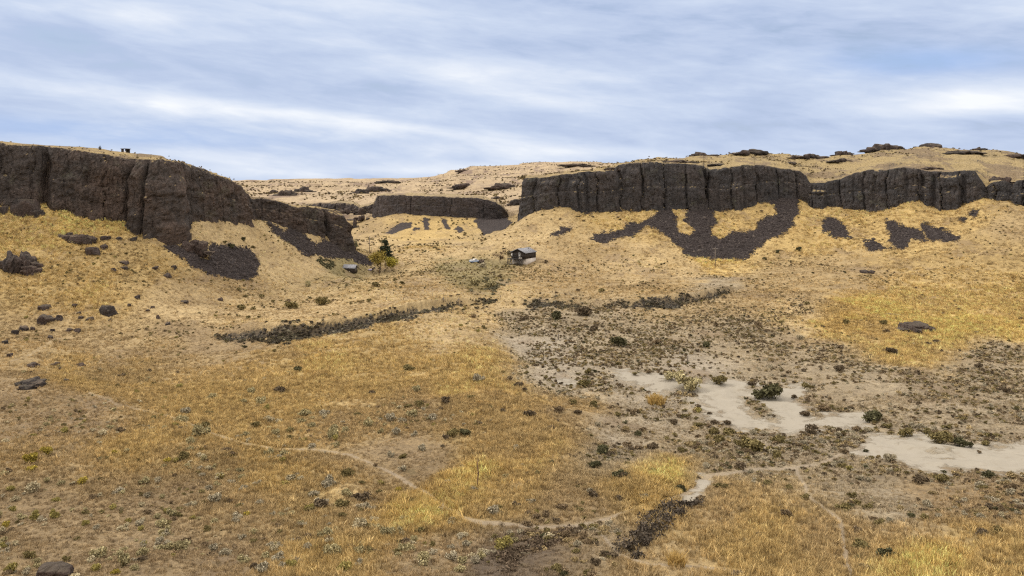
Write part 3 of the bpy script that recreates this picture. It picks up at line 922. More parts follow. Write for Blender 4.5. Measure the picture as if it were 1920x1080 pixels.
def cliff(name, tab, mat, ds, depth, batter, big, small, rough, cracks, seam_t, seed, rise=100.0, fall=0.06, pround=0.07, cap_drop=14, pillars=(), cell=7.0, mounds=()):
    A = np.array(tab, float)
    ux = (A[:, 0] - 960) / F * A[:, 1]
    seg = np.hypot(np.diff(ux), np.diff(A[:, 1]))
    S = np.concatenate([[0], np.cumsum(seg)])
    ss = np.arange(0, S[-1], ds)
    # soften the traced outline a little
    px = np.interp(ss, S, A[:, 0])
    Y = np.interp(ss, S, A[:, 1])
    k = np.ones(9) / 9
    Ysm = np.convolve(np.pad(Y, 4, 'edge'), k, 'valid')
    top = np.interp(ss, S, A[:, 2])
    base = np.interp(ss, S, A[:, 3])
    sk = np.interp(ss, S, A[:, 4])
    X = (px - 960) / F * Ysm
    Y = Ysm
    tx, ty = np.gradient(X), np.gradient(Y)
    kk = np.ones(21) / 21
    tx = np.convolve(np.pad(tx, 10, 'edge'), kk, 'valid')
    ty = np.convolve(np.pad(ty, 10, 'edge'), kk, 'valid')
    ln = np.hypot(tx, ty) + 1e-9
    nx, ny = ty / ln, -tx / ln         # points to the right of travel = towards the viewer
    zt = PZ(top, Y)
    zb = PZ(base, Y)
    zsky = PZ(sk + (8.0 * sstep(px, 1180, 1300) if len(mounds) else 0), Y + rise)
    zt = zt + 0.6 * big * vnoise(ss / 7.0, ss * 0, seed=seed) * 0.3 + 0.25 * fbm(ss / 2.2, ss * 0, oct=3, seed=seed + 3)
    n = len(ss)
    tt = np.concatenate([[-0.5, -0.25], np.linspace(-0.08, 0.8, max(18, int((zt - zb).max() / 0.55))), 0.8 + 0.2 * np.sin(np.linspace(0, 1, 12)[1:] * math.pi / 2)])
    T = tt[:, None] * np.ones((1, n))
    Hh = np.maximum(zt - zb, 0.5)[None]
    z = zb[None] + T * Hh
    s2 = ss[None] * np.ones_like(T)
    sw = s2 + fbm(z / 5.0, s2 / 40.0, oct=2, seed=seed + 1) * 0.9
    j1, r1 = cells(sw, cell, seed + 2)
    j2, r2 = cells(sw + 1.3 * np.where(T > seam_t, 1.0, 0.0), small * 3.4, seed + 4)
    out = big * (1.9 * (1 - np.exp(-j1 / 0.32)) + 2.2 * (r1 - 0.5))
    for (p0, p1, tm, dep) in pillars:
        out += dep * (sstep(px, p0 - 2, p0 + 4) * sstep(px, p1 + 5, p1 - 3))[None] * sstep(T, tm, tm - .14)
    out += small * (0.7 * (1 - np.exp(-j2 / 0.15)) + 1.0 * (r2 - 0.5))
    out += rough * (fbm(X[None] / 4, Y[None] / 4, z / 3.5, oct=5, seed=seed + 6, gain=0.6) * 0.8)
    out += batter * (1 - T) * Hh * 0.22
    out += 0.5 * sstep(T, seam_t + 0.03, seam_t - 0.03) * small
    out -= 0.45 * np.exp(-((T - seam_t) * Hh / 0.45) ** 2) * small
    # rounded brow
    out -= pround * Hh * (1 - np.sqrt(np.clip(1 - (np.clip((T - 0.72) / 0.28, 0, 1)) ** 2, 0, 1)))
    for (cpx, wdt, dep) in cracks:
        cs_ = np.interp(cpx, *zip(*sorted(zip(px, ss)))) if True else 0
        wv = cs_ + vnoise(z / 4, z * 0, seed=seed + 9) * 0.5
        out -= dep * np.exp(-((s2 - wv) / wdt) ** 2) * (0.55 + 0.45 * T)
    fx = X[None] + nx[None] * out
    fy = Y[None] + ny[None] * out
    rows = [np.stack([fx, fy, z], -1)]
    grass = [np.zeros_like(T)]
    seamr = [np.exp(-((T - seam_t) * Hh / 0.5) ** 2)]
    # plateau behind the brow, along the line of distance
    dd = depth * np.linspace(0, 1, 62)[1:] ** 2.0
    ex, ey, ez = fx[-1], fy[-1], z[-1]
    uu = ex / ey
    PY_ = ey[None] + dd[:, None]
    PX_ = uu[None] * PY_
    ezs = np.convolve(np.pad(ez, 40, 'edge'), np.ones(81) / 81, 'valid')
    mixs = sstep(dd, 2, 30)[:, None]
    ez = ez[None] * (1 - mixs) + ezs[None] * mixs
    f = sstep(dd, 0, rise)[:, None]
    f = 0.5 * f + 0.5 * np.clip(dd / rise, 0, 1)[:, None]
    PZ_ = ez * (1 - f) + zsky[None] * f - np.maximum(dd - rise, 0)[:, None] * fall
    amp = np.clip(dd / 14.0, 0, 1)[:, None]
    PZ_ += amp * (fbm(PX_ / 26, PY_ / 26, oct=3, seed=seed + 12) * 1.3 + fbm(PX_ / 6, PY_ / 6, oct=3, seed=seed + 13) * 0.22) * min(1.0, rise / 60)
    for (mp, md, mh, mr) in mounds:
        PZ_ += mh * np.exp(-((px[None] - mp) / mr) ** 2 - ((dd[:, None] - md) / 26) ** 2)
    lg_ = PZ_ + fbm(PX_ / 30, PY_ / 30, oct=2, seed=seed + 21) * 1.5
    PZ_ += amp * min(1, rise / 60) * 0.55 * (sstep(lg_ % 2.6, 1.0, 1.4) - sstep(lg_ % 2.6, 1.6, 2.6))
    rows.append(np.stack([PX_, PY_, PZ_], -1))
    gr = np.clip(dd / 5.0, 0, 1)[:, None] * np.ones((1, n))
    gr = gr * (0.75 + 0.35 * fbm(PX_ / 12, PY_ / 12, oct=2, seed=seed + 15))
    grass.append(np.clip(gr, 0, 1))
    seamr.append(np.zeros_like(PX_))
    # back wall
    bw = np.stack([PX_[-1], PY_[-1] + 1.0, PZ_[-1] - cap_drop], -1)[None]
    rows.append(bw)
    grass.append(np.ones((1, n)))
    seamr.append(np.zeros((1, n)))
    V = np.concatenate(rows, 0)
    nr = V.shape[0]
    G_ = np.concatenate(grass, 0)
    S_ = np.concatenate(seamr, 0)
    Fc = [grid_faces(nr, n)]
    Vf = V.reshape(-1, 3)
    Gf, Sf = G_.ravel(), S_.ravel()
    # end walls down to the ground level
    extra_v, extra_f = [], []
    off = len(Vf)
    k0 = len(tt) - 1
    for side in (0, n - 1):
        line = [(r * n + side) for r in range(k0, nr)]
        zlow = zb[side] - 8
        ids = []
        for vi in line:
            v = Vf[vi]
            extra_v.append((v[0], v[1], min(zlow, v[2])))
            ids.append(off)
            off += 1
        for a in range(len(line) - 1):
            qd = (line[a], line[a + 1], ids[a + 1], ids[a])
            extra_f.append(qd if side == n - 1 else qd[::-1])
    Vf = np.concatenate([Vf, np.array(extra_v)])
    Gf = np.concatenate([Gf, np.zeros(len(extra_v))])
    Sf = np.concatenate([Sf, np.zeros(len(extra_v))])
    me = mesh_from(name, Vf, np.concatenate([Fc[0], np.array(extra_f)]), mat, False)
    sm_ = np.zeros(len(me.polygons), bool)
    sm_[(k0 + 2) * (n - 1):(nr - 1) * (n - 1)] = True
    me.polygons.foreach_set('use_smooth', sm_)
    add_attr(me, 'grass', Gf)
    add_attr(me, 'seam', Sf)
    o = link(name, me)
    tag(o, kind='structure')
    return dict(px=px, ss=ss, top=V[k0], plateau=V[k0 + 1:nr - 1], dd=dd)


MOUNDS = [(1316, 92, 1.6, 40), (1406, 96, 2.2, 60), (1513, 75, 2.0, 60), (1581, 90, 1.6, 30), (1662, 95, 3.2, 55), (1738, 100, 2.4, 45), (1836, 98, 1.5, 40), (1900, 80, 1.6, 50), (1800, 60, 1.5, 70), (1240, 60, 1.0, 50), (1460, 40, 1.2, 40), (1700, 45, 1.5, 60)]
CR = cliff('cliff', RIGHT, M_cr, 0.42, 260, 0.5, 0.9, 0.55, 0.55, [(1322, 1.0, 4.5), (1160, 0.8, 1.6), (1205, .6, 1.2), (1392, 0.7, 1.5), (1062, 0.8, 1.6), (1098, .8, 1.8), (1240, .6, .8), (1418, .6, 1.2), (1700, 0.8, 1.8), (1728, 0.9, 3.0), (1750, 0.9, 3.2), (1806, .8, 1.8), (1846, 2.0, 3.0), (1895, 1.4, 3.0), (1640, .7, 1.2), (1600, .6, 1.0)], 0.45, 100, pillars=[(1172, 1202, .92, 1.2), (1345, 1388, .6, 1.0), (1522, 1548, .7, 1.6), (1760, 1800, .93, 2.2), (1262, 1300, .5, .8), (1012, 1040, .9, 1.2), (1070, 1096, .8, 1.5)], cell=10.5, mounds=MOUNDS)
CL = cliff('cliff', LEFT, M_cl, 0.36, 90, 0.35, 0.40, 0.45, 0.75, [(86, 1.2, 6.0), (246, .8, 4.5), (277, .5, 2.2), (340, .7, 2.5), (466, 1.3, 3.0), (610, 0.9, 3.0), (405, .7, 1.2), (165, .6, 1.0)], 0.47, 200, rise=28.0, fall=0.10, pround=0.10, pillars=[(280, 334, .80, 1.4), (250, 274, .88, .8), (612, 650, .95, 1.4)], cell=9.0)
CB = cliff('cliff', BUTTE, M_cf, 0.6, 140, 0.3, 0.8, 0.35, 0.5, [(762, 1.0, 1.5), (835, 1.2, 1.6), (880, 1.0, 1.2)], 0.5, 300, rise=80, fall=0.02, pround=0.05, cell=26)
CK = cliff('cliff', BACK, M_cf, 0.7, 60, 0.6, 1.2, 1.0, 1.0, [(668, 2.0, 3.0), (690, 1.5, 2.0)], 0.5, 400, rise=50, fall=0.05, pround=0.2)


def plateau_at(C, px, d):
    order = np.argsort(C['px'])
    k = order[np.searchsorted(C['px'][order], px).clip(0, len(order) - 1)]
    r = int(np.argmin(np.abs(C['dd'] - d)))
    return Vector(C['plateau'][r, k])
# ==PART2==
# ------------------------------------------------------------------ loose rock
def ico(sub):
    import bmesh
    bm = bmesh.new()
    bmesh.ops.create_icosphere(bm, subdivisions=sub, radius=1.0)
    v = np.array([x.co[:] for x in bm.verts])
    f = np.array([[x.index for x in p.verts] for p in bm.faces])
    bm.free()
    return v, f


ICO3 = ico(3)
ICO4 = ico(4)


def rock_shape(seed, sub=3, planes=11, rough=0.10, flat=1.0):
    v, f = ICO4 if sub == 4 else ICO3
    rg = np.random.default_rng(seed)
    nrm = rg.normal(size=(planes, 3))
    nrm /= np.linalg.norm(nrm, axis=1)[:, None]
    off = rg.uniform(0.58, 0.95, planes)
    ax = np.concatenate([np.eye(3), -np.eye(3)]) + rg.normal(size=(6, 3)) * .16
    ax /= np.linalg.norm(ax, axis=1)[:, None]
    nrm = np.concatenate([nrm, ax])
    off = np.concatenate([off, rg.uniform(.55, .78, 6)])
    dt = v @ nrm.T
    r = np.where(dt > 0.05, off[None] / np.maximum(dt, 0.05), 9).min(1)
    r = np.minimum(r, 1.05)
    p = v * r[:, None]
    p = p * (1 + rough * fbm(p[:, 0] * 2.2 + seed, p[:, 1] * 2.2, p[:, 2] * 2.2, oct=4, seed=seed % 91, gain=0.6)[:, None])
    p[:, 2] *= flat
    return p, f


ROCKS = []
for i in range(8):
    p, f = rock_shape(100 + i, 4, 7, .13)
    me = mesh_from('boulder', p, f, M_rk)
    ROCKS.append(me)


def outcrop_mesh(seed, w, h, dpt, n, sub=3):
    """a knot of broken blocks fused into one ledge: width w, height h, depth dpt"""
    rg = np.random.default_rng(seed)
    Vs, Fs, o = [], [], 0
    for i in range(n):
        p, f = rock_shape(seed * 13 + i, sub, planes=9, rough=0.12)
        x = rg.uniform(-0.5, 0.5)
        e = (1 - (2 * abs(x)) ** 2.4)
        s = np.array([w * rg.uniform(.08, .24), dpt * rg.uniform(.3, .6), h * max(e, .3) * rg.uniform(.45, .75)])
        a = rg.uniform(-.5, .5)
        p = p * s
        p = np.stack([p[:, 0] * math.cos(a) - p[:, 1] * math.sin(a), p[:, 0] * math.sin(a) + p[:, 1] * math.cos(a), p[:, 2]], 1)
        p = p + np.array([x * w * 0.86, rg.uniform(-.3, .3) * dpt, s[2] * 0.42])
        Vs.append(p)
        Fs.append(f + o)
        o += len(p)
    return mesh_from('rock_outcrop', np.concatenate(Vs), np.concatenate(Fs), M_rk)


def ordinal(k):
    return ['first', 'second', 'third', 'fourth', 'fifth', 'sixth', 'seventh', 'eighth', 'ninth', 'tenth', 'eleventh', 'twelfth'][k]


THINGS = []   # auto-labelled: dict(o, px, py, w, kind, colour, where)

BOULDERS = [  # photo px, py, w, h
    (201, 578, 34, 26), (109, 593, 19, 15), (82, 596, 36, 22), (80, 575, 27, 15), (41, 614, 26, 13), (27, 621, 14, 12), (60, 615, 12, 10), (97, 618, 12, 7), (128, 617, 14, 9), (144, 617, 17, 10), (139, 571, 12, 9),
    (167, 597, 17, 9), (150, 594, 16, 7), (147, 586, 10, 6), (256, 556, 12, 9), (241, 571, 9, 7), (276, 581, 10, 6), (296, 592, 9, 11), (345, 565, 16, 8), (412, 560, 14, 8), (285, 575, 10, 7), (314, 606, 12, 7), (205, 600, 8, 5),
    (16, 665, 16, 10), (61, 683, 23, 13), (149, 682, 19, 11), (106, 681, 12, 8), (111, 690, 8, 5), (92, 631, 15, 8), (195, 445, 24, 12), (222, 446, 15, 8), (246, 447, 24, 8), (192, 461, 17, 12),
    (212, 504, 15, 11), (232, 501, 15, 9), (230, 491, 22, 8), (325, 499, 15, 9), (290, 501, 15, 8), (313, 516, 17, 10), (8, 640, 15, 10), (99, 683, 12, 6), (123, 712, 16, 10), (65, 397, 32, 18), (4, 390, 18, 26)]
for i, (px, py, w, h) in enumerate(BOULDERS):
    p = ground_at(px, py + h * 0.45)
    k = p.y / F
    o = link('boulder', ROCKS[i % 8])
    o.scale = (w * k * 0.50, w * k * 0.5, h * k * 0.78)
    o.rotation_euler = (RNG.uniform(-.2, .2), RNG.uniform(-.25, .25), RNG.uniform(0, 6.28))
    if w > 26 or abs(w - h) > 5:
        o.rotation_euler[2] = RNG.uniform(-.4, .4)
    o.location = p + Vector((0, 0.2 * w * k, h * k * 0.04))
    THINGS.append(dict(o=o, px=px, py=py, w=w, kind='boulder', colour='dark', cat='boulder'))
# named large rock
RK = [
    ('boulder', (42, 386, 56, 42), 'rounded dark basalt boulder with a grassy rim at the foot of the left cliff', 4, 5),
    ('rock_outcrop', (30, 489, 76, 46), 'broken dark rock outcrop at the left edge of the golden hillside', 18, 7),
    ('rock_outcrop', (134, 443, 92, 22), 'long low dark rock ledge in gold grass below the left cliff', 18, 4),
    ('boulder', (171, 470, 31, 17), 'blocky dark slab of rock under the long ledge on the left hillside', 3, 2),
    ('rock_outcrop', (360, 458, 62, 34), 'crumbling brown rock outcrop above the dark scree on the left hill', 10, 6),
    ('rock_outcrop', (35, 722, 82, 16), 'dark shelf of rock on the near ridge at the left edge', 7, 4),
    ('rock_outcrop', (1728, 614, 84, 15), 'low dark curved rock outcrop beside the bright gold meadow', 22, 8),
    ('rock_outcrop', (975, 0, 0, 0), '', 0, 0),
    ('rock_outcrop', (1628, 508, 50, 9), 'flat brown row of rocks low on the right hillside', 6, 3),
    ('boulder', (95, 1073, 74, 22), 'flat grey slab of rock at the bottom left edge', 3, 3),
]
for i, (nm, (px, py, w, h), lab, n, dp) in enumerate(RK):
    if not w:
        continue
    p = ground_at(px, py + h * 0.45)
    k = p.y / F
    if nm == 'boulder':
        pm, f = rock_shape(500 + i * 3, 4, planes=14 if i else 30, rough=0.07)
        o = link(nm, mesh_from(nm, pm, f, M_rk, i == 0))
        o.scale = (w * k * .55, w * k * .5, h * k * .72)
        o.location = p + Vector((0, w * k * .2, h * k * .25))
    else:
        o = link(nm, outcrop_mesh(40 + i, w * k, h * k * 1.05, dp, n, 4 if w > 50 else 3))
        o.location = p + Vector((0, dp * .3, -h * k * .12))
    tag(o, lab, 'boulder' if nm == 'boulder' else 'rock outcrop')
# rock knobs on the right plateau and above it
KN = [(1316, 287, 42, 12, 92, 'dark rounded rock knob alone on the skyline above the deep cliff crack'), (1406, 288, 56, 11, 96, 'long dark rock cap on the skyline right of the lone knob'), (1513, 296, 56, 11, 75, 'low dark rock band on the grassy plateau left of the small saddle'),
      (1581, 294, 28, 12, 90, 'dark rock lump on the saddle of the right skyline'), (1576, 308, 30, 8, 60, 'lower dark rock lump on the slope under the saddle'), (1662, 284, 62, 15, 95, 'broad flat-topped rock mesa on the right skyline'),
      (1738, 288, 42, 14, 100, 'jagged dark rock crest beside the flat-topped mesa'), (1836, 286, 26, 10, 98, 'dark rocks just under the right skyline'), (1900, 296, 46, 9, 80, 'dark rock band at the right edge of the plateau'), (1800, 300, 60, 7, 70, 'thin brown rock band on the right plateau'),
      (1864, 326, 16, 15, 12, 'squat dark rock pinnacle behind the right cliff notch'), (1885, 340, 10, 13, 4, 'slender dark rock tooth in the right cliff notch'), (1740, 314, 36, 7, 14, 'brown rock step on the rim above the right cliff cracks'), (1150, 316, 30, 8, 6, 'brown rock step on the rim of the right cliff near its left end'),
      (1480, 309, 24, 5, 40, 'small dark rock on the plateau above the cliff gap'), (1270, 304, 60, 6, 12, 'low rock lip along the rim above the right cliff face'), (1345, 305, 40, 6, 14, 'low rock lip on the rim just right of the deep crack')]
for i, (px, py, w, h, d, lab) in enumerate(KN):
    p = plateau_at(CR, px, d)
    k = p.y / F
    o = link('rock_outcrop', outcrop_mesh(70 + i, w * k * 1.3, h * k * 1.1, 5 + w * k * .5, 6 + int(w / 5)))
    o.location = p + Vector((0, 0, -h * k * .30))
    tag(o, lab, 'rock outcrop')


def hill_at(px, py):
    j = int(np.argmin(np.abs(hpx - px)))
    pc = HZ - F * hZ[:, j] / hy
    # farthest point whose row is still below py
    run = np.minimum.accumulate(pc)
    k = int(np.argmax((run <= py) & (hy > 640)))
    if run[k] > py:
        k = int(np.argmin(pc))
    return Vector((hX[k, j], hy[k], hZ[k, j]))


FAR = [(536, 362, 34, 9, 'dark rock bench low on the far hills above the left cliff end'), (570, 356, 34, 8, 'dark rock bench right of the lower one on the far left hills'), (678, 359, 30, 7, 'small rock band left of the long dark one on the far hills'), (708, 354, 46, 9, 'long dark rock band in the middle of the far hills'),
       (728, 342, 40, 4, 'thin reddish rock line high on the far hills'), (868, 351, 42, 6, 'reddish rock row on the far hill above the small butte'), (945, 349, 52, 7, 'dark rock row on the far hill beside the right cliff corner'), (970, 398, 34, 9, 'dark rock ledge in the gap between the butte and right cliff'),
       (865, 320, 20, 4, 'dark rock cap at the shoulder of the far hill'), (755, 374, 30, 3, 'flat brown ledge behind the small butte'), (930, 371, 20, 4, 'brown ledge just above the right end of the butte'), (512, 359, 14, 5, 'small dark rock beside the far bench'), (1080, 311, 60, 3, 'thin dark rock line on the far skyline')]
for i, (px, py, w, h, lab) in enumerate(FAR):
    p = hill_at(px, py + h * .5)
    k = p.y / F
    o = link('rock_outcrop', outcrop_mesh(120 + i, w * k * 1.2, h * k * 1.9, 10 + w * k * .2, 9 + int(w / 3)))
    o.location = p + Vector((0, 0, -h * k * .28))
    tag(o, lab, 'rock outcrop')
# gully rocks between left cliff and butte
for i, (px, py, Y, w, h, lab) in enumerate([(664, 423, 560, 26, 26, 'dark rock knob in the gully left of the butte slope'), (676, 408, 575, 40, 12, 'dark broken ledge at the head of the gully left of the butte'), (690, 394, 598, 46, 22, 'tall dark rock step tucked beside the left end of the butte'), (656, 392, 600, 34, 18, 'dark layered rock step behind the end of the left cliff'), (706, 414, 566, 22, 12, 'low dark rock under the left corner of the butte')]):
    k = Y / F
    o = link('rock_outcrop', outcrop_mesh(150 + i, w * k, h * k, 8, 6))
    o.location = Vector(((px - 960) * k, Y, PZ(py + h * .4, Y)))
    tag(o, lab, 'rock outcrop')


# ------------------------------------------------------------------ plants
def tint_mat(name, spread=0.5, rough=0.95, src='INSTANCER', transl=0.0):
    m, t, b = new_mat(name)
    c = t.attr('color', src, 'Color')
    g_ = t.node('ShaderNodeNewGeometry')
    rnd = g_.outputs['Random Per Island']
    c = t.mix(1.0, c, t.ramp(rnd, [(0.0, 1 - spread), (0.6, 1.0), (1.0, 1 + spread)]), 'MULTIPLY')
    t.l.new(c, b.inputs['Base Color'])
    b.inputs['Roughness'].default_value = rough
    b.inputs['Specular IOR Level'].default_value = 0.05
    return m


M_grass = tint_mat('dry_grass', 0.45)
M_shrub = tint_mat('shrub_leaf', 0.55)


def leaf_quads(P_, size, rg, up_=0.0, asp=1.0):
    n = len(P_)
    d = rg.normal(size=(n, 3))
    d[:, 2] += up_
    d /= np.linalg.norm(d, axis=1)[:, None]
    e = rg.normal(size=(n, 3))
    e -= (e * d).sum(1)[:, None] * d
    e /= np.linalg.norm(e, axis=1)[:, None]
    s = size * rg.uniform(.6, 1.4, (n, 1))
    a, b_ = d * s * asp, e * s
    V = np.stack([P_ - a - b_ * .5, P_ - a * .2 + b_, P_ + a + b_ * .2, P_ + a * .1 - b_], 1).reshape(-1, 3)
    Fq = np.arange(n * 4).reshape(-1, 4)
    return V, Fq


def bush_mesh(name, seed, n, lobes, flat, size, mat, twig=0, up_=0.3, asp=1.3, hollow=.55):
    """a dome about 1 wide made of leaf clumps over several lobes, base at z=0"""
    rg = np.random.default_rng(seed)
    th = rg.uniform(0, 6.28, lobes)
    rr = rg.uniform(0.05, 0.33, lobes)
    C_ = np.stack([rr * np.cos(th), rr * np.sin(th), rg.uniform(.12, .34, lobes) * flat * 1.4], 1)
    rad = rg.uniform(.12, .23, lobes)
    li = rg.integers(0, lobes, n)
    d = rg.normal(size=(n, 3))
    d /= np.linalg.norm(d, axis=1)[:, None]
    d[:, 2] = np.abs(d[:, 2]) * np.where(rg.random(n) < .8, 1, -1)
    r = rad[li] * rg.uniform(hollow, 1.08, n)
    P_ = C_[li] + d * r[:, None] * np.array([1, 1, flat * 1.25])
    P_[:, 2] = np.maximum(P_[:, 2], 0.01)
    V, Fq = leaf_quads(P_, size, rg, up_, asp)
    if twig:
        tv = []
        for i in range(twig):
            a = rg.uniform(0, 6.28)
            e = rg.uniform(.3, 1.3)
            L = rg.uniform(.3, .55)
            t0 = np.array([rg.uniform(-.15, .15), rg.uniform(-.15, .15), 0])
            t1 = t0 + np.array([math.cos(a) * math.cos(e), math.sin(a) * math.cos(e), math.sin(e)]) * L
            wv = np.array([-math.sin(a), math.cos(a), 0]) * .008
            tv += [t0 - wv, t0 + wv, t1 + wv * .4, t1 - wv * .4]
        V = np.concatenate([V, np.array(tv)])
        Fq = np.concatenate([Fq, np.arange(twig * 4).reshape(-1, 4) + len(P_) * 4])
    return mesh_from(name, V, Fq, mat)


SAGE = [bush_mesh('sagebrush', 10 + i, 1000, 9 + i % 3, .75, .034, M_shrub, 20) for i in range(5)]
RABB = [bush_mesh('rabbitbrush', 30 + i, 900, 7, .9, .034, M_shrub, 24, 1.0, 1.6) for i in range(3)]
SCRB = [bush_mesh('scrub_bush', 50 + i, 800, 8 + i, .62, .034, M_shrub, 30, 0.2, 1.4, .4) for i in range(5)]
SMALL = [bush_mesh('low_scrub', 70 + i, 220, 5, .7, .050, M_shrub, 10, 0.4, 1.5, .4) for i in range(5)]
KIND = {'sage': ('sagebrush', SAGE), 'rabb': ('rabbitbrush', RABB), 'scrub': ('scrub_bush', SCRB)}
CLR = {  # colour word: albedo
    'grey-green': (0.36, 0.305, 0.165), 'pale grey': (0.46, 0.39, 0.25), 'silver-grey': (0.36, 0.31, 0.215), 'olive': (0.185, 0.148, 0.065), 'dark green': (0.090, 0.084, 0.044), 'dark brown': (0.135, 0.102, 0.066), 'brown': (0.195, 0.142, 0.085), 'yellow': (0.36, 0.28, 0.06), 'dull yellow': (0.30, 0.25, 0.085), 'tan': (0.33, 0.25, 0.13)}
# traced from the photo: x, y, width in the enlarged crops, one colour letter
CW = dict(s='grey-green', p='pale grey', g='silver-grey', o='olive', d='dark brown', k='dark green', b='brown', y='yellow', u='dull yellow', t='tan')
T5 = """758,38,40d 605,68,45d 783,105,45o 590,112,35o 907,123,40u 1270,142,50s 1425,135,60d 1065,175,55s 1235,197,45s 1318,200,60s 1350,228,40u 950,248,60g 1062,253,50o 782,280,50o 1045,310,60o 1025,352,100s 915,288,70s 962,398,55s 1357,288,50p 1408,295,40p 1245,362,50s
1290,315,60o 1545,255,70s 1530,295,50s 1580,318,50s 1470,338,50o 1395,352,55s 1468,377,45o 1555,345,30d 1695,335,55s 1690,370,70s 1640,278,40p 1638,250,45g 930,470,75o 1017,467,45p 965,432,40s 845,497,40y 882,497,40u 240,447,60y 158,485,75y 158,535,50y 415,602,50y 170,638,80p 120,660,30g
18,675,35g 175,778,65u 270,772,60u 28,822,45y 515,355,50p 590,355,28p 610,338,55b 500,405,35p 330,345,45u 585,456,40y 498,487,35b 1112,570,55p 1220,547,45s 1228,580,50s 1357,457,55s 1440,462,55s 1430,490,40u 1150,440,50b 1248,768,38y 725,600,65s 600,650,65g 495,672,40p 1090,690,70g 1315,708,50g
1660,612,75g 1590,665,60g 1630,710,90d 1565,735,50u 1430,770,45s 1378,768,40g 1460,745,40p 810,815,70s 832,855,60s 920,930,100s 725,920,50g 800,905,60g 850,908,45g 500,970,90s 725,960,70s 720,990,60d 600,965,60s 625,1015,90s 190,1000,50s 195,1030,55s 48,1055,70u 485,1038,60u 585,1058,45y
1095,955,45b 1140,965,55g 1225,880,55g 1395,920,40g 1480,900,40g 1405,985,70g 1340,1040,90g 1285,1030,60d 1480,1025,60u 1420,1030,50g 1690,960,90s 1560,935,60g 1640,865,90s 1180,925,40b 1475,585,70p 1520,592,50p"""
T6 = """410,48,50d 660,30,60s 825,92,70d 800,135,40b 965,70,45d 615,120,50o 680,115,70o 640,172,70s 515,190,75g 580,205,60g 745,185,75g 335,172,50o 400,230,70s 345,217,40o 480,228,35s 35,165,75s 20,210,60s 70,190,40s 75,235,50s 205,250,55s 195,290,80s 255,262,60s 255,232,40b 140,165,60g 150,190,40p
70,348,55g 205,340,50s 650,285,45g 865,280,80o 935,270,85k 830,300,50d 1015,220,50d 1150,152,50d 1085,125,40o 540,270,60g 700,358,60g 815,348,40d 520,400,50g 585,405,50o 585,475,50g 275,500,80o 355,550,50o 465,555,45u 160,562,80g 430,455,40b 455,605,50o 265,615,70s 350,630,100d 240,670,100o 130,665,70g
60,705,60o 85,615,60o 360,695,80g 415,705,55g 555,605,45y 345,790,100p 510,835,100s 160,840,70g 130,850,60g 640,880,60s 600,890,80d 745,645,45d 720,695,55s 855,915,65g 750,945,60g 945,905,60g 55,915,60p 200,945,110s 340,940,80s 390,940,80o 340,1010,60g 250,1050,90u 690,985,110s 910,1040,70s 1150,900,90u
1215,880,50s 990,990,70g 1450,1030,70o 1225,680,60d 1095,715,80g 980,592,50g 820,555,50d 920,465,50t 1260,460,45o 1420,440,40k 1345,500,50o 1295,550,50b 1660,450,80k 1710,365,90k 1735,425,40o 1810,505,90k 1860,535,50k 1565,155,55d 1540,100,60o 1465,145,70b 1300,170,80d 1660,115,70o 1800,640,60d 1640,600,60g
1660,625,80d 1480,690,70b 1415,640,40d 1560,685,40o 1290,720,50b 1285,785,60b 1600,750,35o 1655,715,40o 1330,740,60b 1395,735,60b"""
T7 = """350,275,60k 145,370,90k 235,170,50o 170,425,40o 420,490,65o 300,530,50d 250,510,70d 285,450,60o 595,590,75k 380,632,50g 620,520,40b 690,520,35d 620,105,40o 615,175,60o 680,225,60o 690,150,45u 775,270,70o 800,310,80o 865,265,85o 560,285,40o 545,215,60d 990,345,150o 1110,370,80o 1130,400,70o 910,330,50o
1140,315,75o 1095,45,170k 1230,70,40d 1290,165,55d 1310,95,45d 1395,135,60b 1330,255,80d 850,215,50d 780,215,50d 690,125,45d 750,160,40d 800,570,70o 840,580,60o 1075,560,65o 1175,730,80b 1145,685,40b 1285,635,70o 590,370,50o 735,380,40o 780,410,50d 830,465,50b 930,465,70d 310,360,55d 430,355,70d 40,750,35o
100,715,40o 20,155,40d 205,120,45d"""
T8 = """580,185,140k 775,270,100o 670,235,60o 960,300,140o 1085,325,110k 1185,380,45b 545,373,45k 435,380,60b 700,425,80g 725,485,50o 415,460,50o 325,455,45o 460,475,45u 990,490,45k 1060,503,60t 1125,495,30d 1240,505,80k 1370,515,80t 970,530,90o 850,530,90d 430,690,90o 625,775,80o 670,950,110k 520,900,130o
1200,835,80d 1290,820,70o 1365,1010,70k 1320,740,50p 880,750,70o 470,625,60o 1090,985,50g 120,580,60o 500,670,60o 500,980,70o 1225,285,50o 1220,330,60o 810,235,40o 900,265,60o 850,110,40d 1345,35,60d 245,265,80d 60,315,75o 330,135,50b"""
T4 = """465,455,40o 320,470,60b 470,505,40o 505,520,30d 715,483,30d 1090,512,50b 575,550,45g 860,545,40o 810,605,50d 905,570,40d 1120,630,70d 1070,625,50b 1335,585,45d 1385,570,60d 1420,627,30d 590,600,50o 445,600,45o 1635,720,55d 800,730,90d 690,725,40d 590,742,45d 610,835,80o 540,900,50d 630,930,50d 715,970,80b
600,1000,60d 85,805,100o 280,820,60d 1065,460,60o 570,22,50k 440,38,40k 365,78,35k 645,163,20k 840,160,30k 1430,130,25d 610,345,40o 850,460,60o"""
